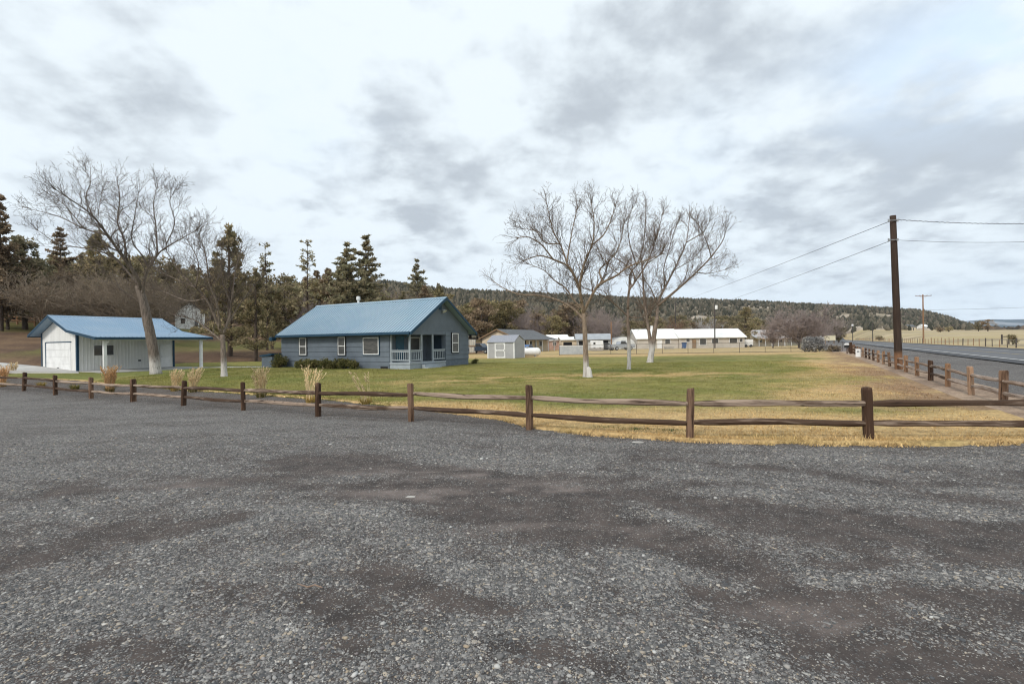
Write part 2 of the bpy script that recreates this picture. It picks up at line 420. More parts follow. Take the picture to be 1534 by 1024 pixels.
def lot():
    def axis(lo, hi, step, far_lo, far_hi):
        a = list(np.arange(lo, hi, step)); s = step
        while a[-1] < far_hi: s *= 1.06; a.append(a[-1]+s)
        s = step
        while a[0] > far_lo: s *= 1.06; a.insert(0, a[0]-s)
        return np.array(a)
    xs = axis(-8, 8, .06, -75, 16); ys = axis(1.2, 10.5, .06, -14, 33)
    x, y = np.meshgrid(xs, ys); n, m = len(xs), len(ys)
    cov = stone_cover(x, y)
    # planting bed between fence and lawn
    fy = fence_y(x); jit = .5*(fbm(x*1.3, y*1.3, 51)-.5)
    bed = sstep(-.15, .55, y-fy+jit)*(x < .8)
    bed = np.maximum(bed, .5*sstep(-.7, .0, y-fy+2*jit)*(x < .8))
    bed = np.maximum(bed, .45*sstep(-1.1, .1, y-lawn_front(x)+2*jit)*(x >= .3))
    cov = np.where(bed > .02, cov*(1-.55*bed), cov)
    red = np.zeros(x.shape)
    for px, py, r1, a in ((700,708,.5,.9),(620,742,.45,.8),(800,735,.45,.8),(900,785,.4,.55),(760,790,.4,.5),(1260,945,.13,.9),(1180,925,.2,.5),(250,734,.5,.5),(580,715,.5,.6)):
        c = gp(px, py); red = np.maximum(red, a*np.exp(-(((x-c.x)/(r1*1.6))**2+((y-c.y)/(r1*.7))**2)))
    red = np.clip(red*1.5*sstep(.38, .62, fbm(x*1.6, y*4.5, 61, 5)), 0, .9)
    z = lot_h(x, y)
    z = np.where(bed > .3, z-.0, z)
    i, j = np.meshgrid(np.arange(n-1), np.arange(m-1)); a = j*n+i
    Fq = np.stack([a, a+1, a+n+1, a+n], -1)
    xc, yc = x[:-1, :-1], y[:-1, :-1]
    Fq = Fq[~(((.8575*xc-.5145*yc > 3.2) & (yc > 8.9)) | ((yc > lawn_front(xc)+1.6) & (xc > -30)))]
    o = mesh_np('gravel_lot', np.stack([x, y, z], -1), Fq, GRAVEL, smooth=True, fl={'cover': cov, 'bed': bed, 'red': red})
    tag(o, kind='structure')
lot()

# loose stones lying on the lot near the eye
def stones():
    m, t, b = new_mat('stone', .85, .25)
    r = t.n('NewGeometry').outputs['Random Per Island']
    cr = t.n('ValToRGB'); t.link(r, cr.inputs[0]); e = cr.color_ramp
    e.elements[0].color = (.075,.078,.084,1); e.elements[1].color = (.50,.49,.47,1)
    for p_, c_ in ((.25,(.115,.111,.109,1)), (.55,(.198,.192,.187,1)), (.8,(.31,.30,.287,1)), (.9,(.33,.265,.19,1)), (.92,(.20,.175,.175,1)), (.97,(.42,.41,.39,1))):
        q = e.elements.new(p_); q.color = c_
    t.link(cr.outputs[0], b.inputs['Base Color'])
    ph = (1+5**.5)/2
    iv = np.array([(-1,ph,0),(1,ph,0),(-1,-ph,0),(1,-ph,0),(0,-1,ph),(0,1,ph),(0,-1,-ph),(0,1,-ph),(ph,0,-1),(ph,0,1),(-ph,0,-1),(-ph,0,1)])/1.9
    fc = np.array([(0,11,5),(0,5,1),(0,1,7),(0,7,10),(0,10,11),(1,5,9),(5,11,4),(11,10,2),(10,7,6),(7,1,8),(3,9,4),(3,4,2),(3,2,6),(3,6,8),(3,8,9),(4,9,5),(2,4,11),(6,2,10),(8,6,7),(9,8,1)])
    N = 230000
    y = 1.9+8.0*nrg.random(N)**1.7; x = (nrg.random(N)*2-1)*(y*1.12+.3)
    cv = stone_cover(x, y)+.35*(fbm(x*9, y*9, 71, 3)-.5)
    keep = nrg.random(N) < np.clip((cv-.14)*1.35, .015, 1)**1.5*np.clip(1.25-y/11, .25, 1)
    keep &= y < lawn_front(x)-.25
    x, y = x[keep], y[keep]; N = len(x)
    s = np.exp(nrg.normal(math.log(.0047), .42, N)); s = np.clip(s, .0035, .022); s *= 1+.10*np.maximum(y-3.5, 0)
    big = nrg.random(N) < .006; s[big] *= 1.8
    V = np.repeat(iv[None], N, 0)*(1+.28*(nrg.random((N, 12, 1))-.5)*2)
    sc = np.stack([1+.5*nrg.random(N), .75+.4*nrg.random(N), .45+.35*nrg.random(N)], -1)*s[:, None]
    V = V*sc[:, None, :]
    a = nrg.random(N)*6.283; ca, sa = np.cos(a), np.sin(a)
    vx = V[..., 0]*ca[:, None]-V[..., 1]*sa[:, None]; vy = V[..., 0]*sa[:, None]+V[..., 1]*ca[:, None]
    z = lot_h(x, y)
    V = np.stack([vx+x[:, None], vy+y[:, None], V[..., 2]+z[:, None]+(s*sc[:, 2]/s*.35)[:, None]], -1)
    Fc = (fc[None]+12*np.arange(N)[:, None, None]).reshape(-1, 3)
    o = mesh_np('gravel', V, Fc, m); tag(o, kind='stuff')
    o['label'] = 'loose grey crushed stones strewn over the parking lot'
    return m
STONE = stones()

# lawn
LAWN_M = zone_mat('lawn_turf', 2.6, 1.0, bscale=24, bump=.7)
def lawn_colour(x, y):
    nz = fbm(x*.18, y*.3, 81, 5); nf = fbm(x*.9, y*1.4, 83, 4)
    s = y-lawn_front(x)
    wtan = np.interp(x, [-14, -7, -4.2, -1.5, 4, 12], [.2, .4, .8, 3.6, 7.5, 9.0])
    p = .8575*x-.5145*y
    tan = 1-sstep(.45, 1.15, s/wtan+.9*(nz-.5)+.5*(nf-.5))
    tan = np.maximum(tan, sstep(-2.2, 2.4, p+8*(nz-.5)+3*(nf-.5)))
    tan = np.maximum(tan, sstep(52, 60, y+6*(nz-.5))*(x > -20))
    tan = np.maximum(tan, .75*np.exp(-(((y-25.2-.1*x)/2.2)**2))*sstep(.42, .62, nf)*sstep(-9,-3,x)*(1-sstep(10,16,x)))
    for cx, cy, r in ((11.2, 13.2, 1.6), (14.5, 21.5, 2.0), (8.2, 11.8, 1.2)):
        tan = tan*(1-.85*np.exp(-(((x-cx)/(r*1.3))**2+((y-cy)/(r*.75))**2)))
    tan = np.clip(tan, 0, 1)
    c = lerp(np.zeros(x.shape+(3,))+GREEN, OLIVE, sstep(.35, .65, nf)*.75)
    c = lerp(c, np.array([.125,.148,.038]), sstep(.5, .7, nz)*.6)
    c = c*(.72+.56*fbm(x*.55, y*2.6, 89, 4))[..., None]
    c = lerp(c, TAN, tan*np.clip(.55+1.0*(nf), 0, 1))
    c = lerp(c, np.array([.45,.33,.16]), tan*sstep(.55, .75, fbm(x*2.5, y*3, 85))*.6)
    c = lerp(c, np.array([.24,.155,.095]), sstep(.6, 3.0, p+2.2*(nf-.5))*sstep(.25, .5, fbm(x*.8, y*.5, 87))*.9*(y > 11.5))
    return c, tan
def lawn():
    nl = 420
    tpar = np.linspace(0, 1, nl)
    L = np.array([(p.x, p.y) for p in LEDGE]); 
    dl = np.concatenate([[0], np.cumsum(np.hypot(*np.diff(L, axis=0).T))]); dl /= dl[-1]
    fx = np.interp(tpar, dl, L[:, 0]); fy = np.interp(tpar, dl, L[:, 1])
    fy = fy+.30*(fbm(fx*1.5, fx*0+3, 91)-.5)+.12*(fbm(fx*6, fx*0+5, 93)-.5)
    B = np.array([(-37,35),(-35,43),(-33,50),(-24,60),(-6,66),(18,67),(30,66.5),rp(3.7,64.5)])
    bl = np.concatenate([[0], np.cumsum(np.hypot(*np.diff(B, axis=0).T))]); bl /= bl[-1]
    bx = np.interp(tpar, bl, B[:, 0]); by = np.interp(tpar, bl, B[:, 1])
    rows = np.concatenate([[0], np.cumsum(1.035**np.arange(110))]); rows /= rows[-1]
    x = fx[None]*(1-rows[:, None])+bx[None]*rows[:, None]; y = fy[None]*(1-rows[:, None])+by[None]*rows[:, None]
    # right end bends along the roadside fence
    xr = (2.6+.5145*y)/.8575+.25*(fbm(y*.8, y*0, 95)-.5)
    x = np.minimum(x, xr+0*x) if False else x
    z = G(x, y)+.075+.03*(fbm(x*.7, y*.7, 97)-.5)
    z[0] -= .09; z[-1] -= .12; z[:, 0] -= .1; z[:, -1] -= .12
    n, m = nl, len(rows)
    i, j = np.meshgrid(np.arange(n-1), np.arange(m-1)); a = j*n+i
    Fq = np.stack([a, a+1, a+n+1, a+n], -1).reshape(-1, 4)
    c, _ = lawn_colour(x, y)
    o = mesh_np('lawn', np.stack([x, y, z], -1), Fq, LAWN_M, cols=c.reshape(-1, 3), smooth=True); tag(o, kind='structure')
lawn()

# grass blades standing on the lawn where it is near enough to see them
def blades():
    m, t, b = new_mat('grass_blade', .8, .15)
    c = t.n('Attribute', attribute_name='Col').outputs['Color']
    k = t.math('MULTIPLY_ADD', t.n('NewGeometry').outputs['Random Per Island'], .5, .85)
    t.link(t.mix(1.0, c, t.n('CombineColor', {0: k, 1: k, 2: k}).outputs[0], 'MULTIPLY'), b.inputs['Base Color'])
    N = 330000
    x = -24+46*nrg.random(N); s = nrg.random(N)**1.5*32
    edge = nrg.random(N) < .10
    s = np.where(edge, (nrg.random(N)-.35)*.5, s)
    y = lawn_front(x)+s
    p = .8575*x-.5145*y
    ok = (np.abs(x) < y*1.1+.5) & (y < 44) & (p < 3.3) & ((s > -.02) | (fbm(x*2, y*2, 99) > .45))
    ok &= ~(edge & (x < 1) & (nrg.random(N) < np.where(x < -3, .8, .5)))
    x, y, s, edge = x[ok], y[ok], s[ok], edge[ok]; N = len(x)
    col, tan = lawn_colour(x, y+np.where(x < -3, .9, 0))
    col = col*(.95+.3*nrg.random((N, 1)))
    h = (.018+.04*nrg.random(N)**1.5)*np.where(edge, .5+1.6*nrg.random(N)**2*fbm(x*3, y*3, 7)*2, 1); wd = (.0035+.004*nrg.random(N))*(1+.09*y)
    a = nrg.random(N)*6.283; ln = (.2+.9*nrg.random(N))*h; b2 = nrg.random(N)*6.283
    z = G(x, y)+np.where(s > .1, .065, .03)
    V = np.stack([np.stack([x-wd*np.cos(a), y-wd*np.sin(a), z], -1), np.stack([x+wd*np.cos(a), y+wd*np.sin(a), z], -1),
                  np.stack([x+ln*np.cos(b2), y+ln*np.sin(b2), z+h], -1)], 1)
    o = mesh_np('grass', V, np.arange(3*N).reshape(-1, 3), m, cols=np.repeat(col, 3, 0)); tag(o, kind='stuff')
    o['label'] = 'short dormant grass blades growing on the lawn'
blades()

# weeds at the fence foot
def weeds(px, py, n, spread, name):
    c = gp(px, py); mb = MB()
    for _ in range(n):
        x = c.x+rng.gauss(0, spread); y = c.y+rng.gauss(0, spread*.5); z = g(x, y)+.05; h = rng.uniform(.03, .075); a = rng.uniform(0, 6.28)
        mb.add([(x-.008*math.cos(a), y-.008*math.sin(a), z), (x+.008*math.cos(a), y+.008*math.sin(a), z), (x+rng.gauss(0, .03), y+rng.gauss(0, .03), z+h)], [(0,1,2)])
    return mb.build('grass_tuft', WEED)
WEED = mat('green_weed', (.06,.095,.028), (.11,.13,.04), 8, island=.35)
for px, py, n, s, lb in ((906,646,200,.13,'small green grass tuft left of the larger one under the bottom rail'),(948,649,330,.17,'larger green grass tuft under the bottom rail near the white rock'),
                     (1000,651,170,.2,'low sparse green grass tuft beside the middle fence post'),(1150,575,60,.25,'small green weed patch at the foot of the roadside fence')):
    o = weeds(px, py, n, s, 'weeds'); tag(o, lb, kind='stuff')

# road and shoulder
def strip(name, p0, p1, y0, y1, dz, material, n=160, edge=0.0, cross=8, seed=0, fl=None, crown=0):
    ys = y0+(y1-y0)*np.linspace(0, 1, n)**1.8
    k = np.linspace(0, 1, cross+1)
    Y, K = np.meshgrid(ys, k, indexing='ij')
    e0 = p0+edge*(fbm(Y*.25, Y*0, seed)-.5)*2; e1 = p1+edge*(fbm(Y*.25, Y*0, seed+1)-.5)*2
    Pp = e0+(e1-e0)*K
    X = (Pp+.5145*Y)/.8575
    Z = G(X, Y)+dz
    i, j = np.meshgrid(np.arange(cross), np.arange(n-1)); a = j*(cross+1)+i
    Fq = np.stack([a, a+1, a+cross+2, a+cross+1], -1).reshape(-1, 4)
    fl = {k2: np.full(X.size, v) if not callable(v) else v(X, Y, Pp) for k2, v in (fl or {}).items()}
    return mesh_np(name, np.stack([X, Y, Z], -1), Fq, material, smooth=True, fl=fl)
ASPH = mat('asphalt', (.135,.137,.145), (.105,.107,.115), .6, rough=.85, bump=.3, bscale=60, stretch=(1,1,1))
DARKA = mat('fresh_asphalt', (.055,.056,.062), (.075,.076,.08), .8, rough=.9, bump=.4, bscale=50)
PAINT = mat('road_paint', (.72,.72,.70), (.5,.5,.49), 2, rough=.6, lohi=(.5,.8))
YEL = mat('yellow_paint', (.5,.36,.08), (.35,.26,.09), 2, rough=.6)
Y1 = 470
tag(strip('road_shoulder', 2.6, 11.9, -2, Y1, .012, GRAVEL, edge=.5, cross=24, seed=3, fl={'cover': lambda X, Y, P: np.clip(.42+.5*(fbm(X*.4, Y*.4, 5)-.5)-.3*(1-sstep(4.4,6.2,P)), .05, 1), 'bed': lambda X, Y, P: 0*P, 'red': lambda X, Y, P: np.clip(1.25-sstep(4.6, 6.2, P+1.2*(fbm(X*.7, Y*.7, 6)-.5))*1.25, 0, 1)}), kind='structure')
VERGE = zone_mat('verge_soil', 3.0, .9, bscale=30, bump=.6)
vo = strip('verge', 3.2, 5.5, 9.2, 66, .028, VERGE, edge=.45, cross=10, seed=23); tag(vo, kind='structure')
_va = vo.data.attributes.new('Col', 'FLOAT_COLOR', 'POINT'); _vc = np.ones((len(vo.data.vertices), 4), np.float32); _xy = np.zeros(len(vo.data.vertices)*3, np.float32); vo.data.vertices.foreach_get('co', _xy); _xy = _xy.reshape(-1, 3)
_vc[:, :3] = lerp(np.zeros((len(_xy), 3))+np.array([.37,.275,.20]), np.array([.235,.17,.125]), sstep(.35, .65, fbm(_xy[:, 0]*1.3, _xy[:, 1]*1.0, 29))); _va.data.foreach_set('color', _vc.ravel())
tag(strip('road', 11.6, 24.2, -4, Y1, .075, ASPH, n=200, cross=10), kind='structure')
tag(strip('road_edge', 11.5, 13.05, -4, Y1, .083, DARKA, edge=.12, cross=3, seed=9), kind='structure')
tag(strip('far_road_edge', 20.9, 24.3, -4, Y1, .083, DARKA, edge=.2, cross=3, seed=12), kind='structure')
tag(strip('road_line', 13.15, 13.33, -4, Y1, .092, PAINT, cross=2), kind='structure')
tag(strip('far_road_line', 20.55, 20.70, -4, Y1, .092, PAINT, cross=2), kind='structure')
tag(strip('centre_line', 16.9, 17.03, -4, Y1, .092, YEL, cross=2), kind='structure')

# concrete slab, walk and drive
CONC = mat('concrete', (.47,.46,.44), (.38,.37,.355), .9, rough=.9, bump=.2)
def slab(name, pts, h=.11):
    mb = MB(); mb.hexa([(x, y, g(x, y)-.1) for x, y in pts], [(x, y, g(x, y)+h) for x, y in pts]); o = mb.build(name, CONC); o['kind'] = 'structure'; return o
# ------------------------------------------------------------------ buildings
SIDING = mat('blue_grey_siding', (.142,.170,.202), (.122,.146,.174), 1.2, rough=.7, bump=.1)
SKIRT = mat('painted_block', (.135,.165,.20), (.105,.13,.16), 5, rough=.8, bump=.5, bscale=18)
TRIMB = mat('pale_blue_trim', (.35,.39,.42), (.30,.34,.37), 3, rough=.6)
NAVY = mat('navy_trim', (.013,.046,.084), (.018,.058,.10), 3, rough=.6, spec=.3)
ROOFB = mat('blue_roof_metal', (.235,.335,.415), (.28,.365,.435), .35, rough=.5, spec=.4, stretch=(1,1,.4))
ROOFG = mat('garage_roof_metal', (.195,.295,.405), (.235,.325,.42), .35, rough=.5, spec=.4)
WHITE = mat('white_paint', (.78,.78,.77), (.68,.68,.67), 1.5, rough=.55)
CREAMW = mat('white_metal_siding', (.76,.755,.73), (.69,.685,.66), .7, rough=.5)
GLASS = mat('dark_glass', (.03,.032,.035), (.045,.045,.045), 2, rough=.06, spec=.9)
CURT = mat('window_blind', (.045,.045,.044), (.10,.095,.088), 1.5, rough=.3, spec=.7, stretch=(1,1,6))
BLACK = mat('black_paint', (.02,.02,.022), rough=.5)
STEEL = mat('galvanised_steel', (.42,.43,.44), (.30,.31,.32), 4, rough=.45, metal=.6)
TEALD = mat('teal_door_paint', (.03,.10,.15), rough=.4)
DIMW = mat('navy_door_paint', (.028,.045,.07), rough=.5)

def window(parent, axis, plane, a0, a1, z0, z1, sash=True, out=-1, frame=WHITE, glass=CURT, surround=None, fw=.07):
    """window standing on a wall: axis 'x' lies in a plane of constant x, 'y' of constant y"""
    def B(mb, u0, u1, d0, d1, w0, w1):
        d0, d1 = sorted((plane+out*d0, plane+out*d1))
        return mb.box(d0, d1, u0, u1, w0, w1) if axis == 'x' else mb.box(u0, u1, d0, d1, w0, w1)
    mb = MB()
    B(mb, a0, a0+fw, -.02, .085, z0, z1); B(mb, a1-fw, a1, -.02, .085, z0, z1)
    B(mb, a0+fw, a1-fw, -.02, .085, z0, z0+fw); B(mb, a0+fw, a1-fw, -.02, .085, z1-fw, z1)
    if sash: B(mb, a0+fw, a1-fw, -.02, .078, (z0+z1)/2-.035, (z0+z1)/2+.035)
    w_ = mb.build('window', frame, parent)
    B(MB(), a0+fw, a1-fw, -.01, .056, z0+fw, z1-fw).build('pane', glass, w_)
    if surround:
        m2 = MB(); s = .06
        B(m2, a0-s, a0, -.02, .068, z0-s, z1+s); B(m2, a1, a1+s, -.02, .068, z0-s, z1+s)
        B(m2, a0, a1, -.02, .068, z0-s, z0); B(m2, a0, a1, -.02, .068, z1, z1+s)
        m2.build('frame', surround, w_)
    return w_

def blue_house():
    ox, oy = -7.25, 35.0; z0 = g(ox, oy)-.02
    T = thing('blue_house', 'single storey blue grey house with light blue metal roof and corner porch', 'house', (ox, oy, z0), R(61.6))
    W, L, ey, rz_ = 7.5, 13.8, 2.85, 5.43
    px_, py_ = 4.27, 1.87
    mb = MB()
    mb.prism([(0,py_),(px_,py_),(px_,0),(W,0),(W,L),(0,L)], 'z', .55, ey)
    # gable ends and porch header
    mb.prism([(0,2.86),(W,2.86),(W/2,5.24)], 'y', .0, .16)
    mb.prism([(0,2.86),(W,2.86),(W/2,5.24)], 'y', L-.16, L)
    mb.box(0, px_-.002, .0, .15, 2.56, 2.855); mb.box(0, .15, .151, py_-.002, 2.56, 2.855)
    # lap courses
    def laps(axis, plane, a0, a1, zlo, zhi, out):
        h = .37; z = zlo
        while z < zhi-.02:
            zt = min(z+h, zhi)
            prof = [(plane+out*.04, z), (plane+out*.002, z), (plane+out*.002, zt), (plane+out*.006, zt)]
            if axis == 'x': mb.hexa([(p[0], a0, p[1]) for p in prof], [(p[0], a1, p[1]) for p in prof])
            else: mb.hexa([(a0, p[0], p[1]) for p in prof], [(a1, p[0], p[1]) for p in prof])
            z += h
    laps('x', 0, py_, L, .62, 2.84, -1)
    laps('y', 0, px_, W, .62, 2.84, -1)
    laps('y', py_, 0.0, px_, .62, 2.55, -1); laps('x', px_, 0.03, py_-.03, .62, 2.55, -1)
    mb.build('wall', SIDING, T)
    sk = MB(); sk.prism([(.01,py_+.01),(px_+.01,py_+.01),(px_+.01,.01),(W-.01,.01),(W-.01,L-.01),(.01,L-.01)], 'z', -.4, .548); 
    sk.build('foundation', SKIRT, T)
    # lowest lap skirt on the long side
    sb = MB()
    for k in range(2): sb.box(-.02+.006*k, -.001, py_+.01, L-.005, .02+.29*k, .02+.29*(k+1)-.012)
    sb.build('skirt_board', SIDING, T)
    # roof
    ov, y0, y1, th = .45, -.55, L+.08, .13
    sl_ = (rz_-2.75)/(W/2+ov)
    xs = [-ov, W/2, W+ov]; zs = [rz_-sl_*(W/2+ov), rz_, rz_-sl_*(W/2+ov)]
    rf = MB()
    rf.hexa([(xs[0],y0,zs[0]),(xs[1],y0,zs[1]),(xs[2],y0,zs[2]),(xs[2],y0,zs[2]-th),(xs[1],y0,zs[1]-th),(xs[0],y0,zs[0]-th)],
            [(xs[0],y1,zs[0]),(xs[1],y1,zs[1]),(xs[2],y1,zs[2]),(xs[2],y1,zs[2]-th),(xs[1],y1,zs[1]-th),(xs[0],y1,zs[0]-th)])
    y = y0+.05
    while y < y1:
        for s in (0, 2):
            rf.hexa([(xs[s],y-.035,zs[s]-.02),(xs[s],y+.035,zs[s]-.02),(xs[s],y+.02,zs[s]+.055),(xs[s],y-.02,zs[s]+.055)],
                    [(xs[1],y-.035,zs[1]-.02),(xs[1],y+.035,zs[1]-.02),(xs[1],y+.02,zs[1]+.055),(xs[1],y-.02,zs[1]+.055)])
        y += .28
    roof = rf.build('roof', ROOFB, T)
    rc = MB(); rc.prism([(W/2-.2, rz_-.085),(W/2, rz_+.05),(W/2+.2, rz_-.085)], 'y', y0-.02, y1+.02); rc.build('ridge_cap', ROOFB, roof)
    fa = MB()
    for s, o in ((0, -1), (2, 1)):
        a, b = sorted((xs[s]+o*.005, xs[s]+o*.045)); fa.box(a, b, y0, y1, zs[s]-.20, zs[s]+.0)
        for yy in ((y0-.04, y0-.004), (y1+.004, y1+.04)):
            q = [(xs[s]+o*.05, zs[s]-.21), (xs[1], rz_-.19), (xs[1], rz_+.02), (xs[s]+o*.05, zs[s]+.01)]
            fa.prism(q, 'y', *yy)
    fa.build('fascia', NAVY, roof)
    gt = MB(); gt.prism([(-.50,2.70),(-.60,2.70),(-.62,2.58),(-.60,2.55),(-.52,2.55),(-.50,2.58)], 'y', y0+.1, y1-.05)
    gt.tube([(-.56,y0+.2,2.56),(-.5,y0+.2,2.45),(-.12,.28,2.36),(-.07,.28,2.28)], .04, 6)
    gt.build('gutter', NAVY, roof)
    # soffit of the porch, floor, posts, rails, steps
    box('porch_ceiling', TRIMB, T, .16, px_-.01, .16, py_-.01, 2.57, 2.62)
    pf = MB(); pf.box(-.06, px_-.03, -.06, py_-.035, .44, .56); pf.box(-.03, px_-.03, -.03, py_-.035, .20, .30); pf.box(-.02, px_-.03, -.02, py_-.035, -.3, .2); pf.box(-.0, px_-.03, 0, py_-.035, .3, .44)
    pf.build('porch_floor', TRIMB, T)
    for x, y in ((.06,.06),(1.38,.06),(2.70,.06),(.06,py_-.1)):
        box('post', TRIMB, T, x-.055, x+.055, y-.055, y+.055, .56, 2.56, bevel=.008)
    def rail(a0, a1, axis, name='railing'):
        m = MB()
        def B(u0, u1, v, w, zz0, zz1): m.box(u0, u1, .06-v, .06+w, zz0, zz1) if axis == 'y' else m.box(.06-v, .06+w, u0, u1, zz0, zz1)
        B(a0, a1, .06, .06, 1.40, 1.46); B(a0, a1, .025, .025, 1.30, 1.40); B(a0, a1, .03, .03, .68, .76)
        n = max(2, int((a1-a0)/.19))
        for k in range(n):
            c = a0+(k+.5)*(a1-a0)/n; B(c-.02, c+.02, .018, .018, .76, 1.30)
        m.build(name, TRIMB, T)
    rail(.115, 1.325, 'y'); rail(2.755, px_-.04, 'y'); rail(.115, py_-.155, 'x')
    st = MB(); st.box(1.2, 2.9, -.36, -.065, -.3, .37); st.box(1.2, 2.9, -.66, -.362, -.3, .19); st.box(1.25, 3.6, -.98, -.662, -.3, .04)
    st.build('step', TRIMB, T)
    d = box('door', TEALD, T, .62, 1.5, py_-.07, py_-.03, .565, 2.5); MB().tube([(.72,py_-.13,1.5),(.72,py_-.06,1.5)], .03, 8).build('handle', STEEL, d)
    window(T, 'y', py_-.02, 2.15, 3.35, 1.3, 2.4, sash=False)
    box('door', DIMW, T, px_-.07, px_-.03, .35, 1.3, .565, 2.5)['label'] = 'dark navy door on the side wall of the porch'
    for a, b in ((10.65,11.5),(6.28,7.06)): window(T, 'x', -.02, a, b, 1.10, 2.50, surround=BLACK)
    window(T, 'x', -.02, 2.85, 4.42, 1.13, 2.42, sash=False, surround=NAVY)
    window(T, 'y', -.02, 5.05, 5.95, 1.15, 2.70, surround=BLACK)
    lm = MB(); lm.tube([(W/2+.15,-.02,4.45),(W/2+.15,-.16,4.47)], .03, 8); lm.tube([(W/2+.15,-.16,4.50),(W/2+.15,-.2,4.42),(W/2+.15,-.24,4.36)], [.03,.12,.19], 10)
    lm.build('porch_lamp', WHITE, T)
    MB().box(W/2-.3, W/2+.05, -.03, .0, 4.5, 4.85).build('vent', NAVY, T)
    MB().box(-.03, -.008, 2.05, 2.75, .08, .26).build('vent', BLACK, T)
    vp = MB(); vp.tube([(4.3,9.3,4.7),(4.3,9.3,5.75)], .09, 10); vp.tube([(4.3,9.3,5.72),(4.3,9.3,5.78),(4.3,9.3,6.05),(4.3,9.3,6.1)], [.09,.17,.17,.05], 10)
    vp.build('chimney', WHITE, roof)
    # low lean-to box at the far end, and its lid
    box('bulkhead', SIDING, T, -.9, .9, L+.01, L+1.35, -.2, .98)
    MB().hexa([(-1.0,L+.0,1.08),(1,L+.0,1.08),(1,L+1.5,.985),(-1.0,L+1.5,.985)], [(-1.0,L+.0,1.26),(1,L+.0,1.26),(1,L+1.5,1.10),(-1.0,L+1.5,1.10)]).build('bulkhead_lid', NAVY, T)
    mt = MB(); mt.box(-.62, -.2, L+.42, L+.72, 2.3, 2.62); mt.tube([(-.5,L+.5,2.5),(-.5,L+.9,2.45),(-.3,L+.9,2.3)], .06, 6); mt.build('gutter_end', NAVY, T)
    return T
blue_house()

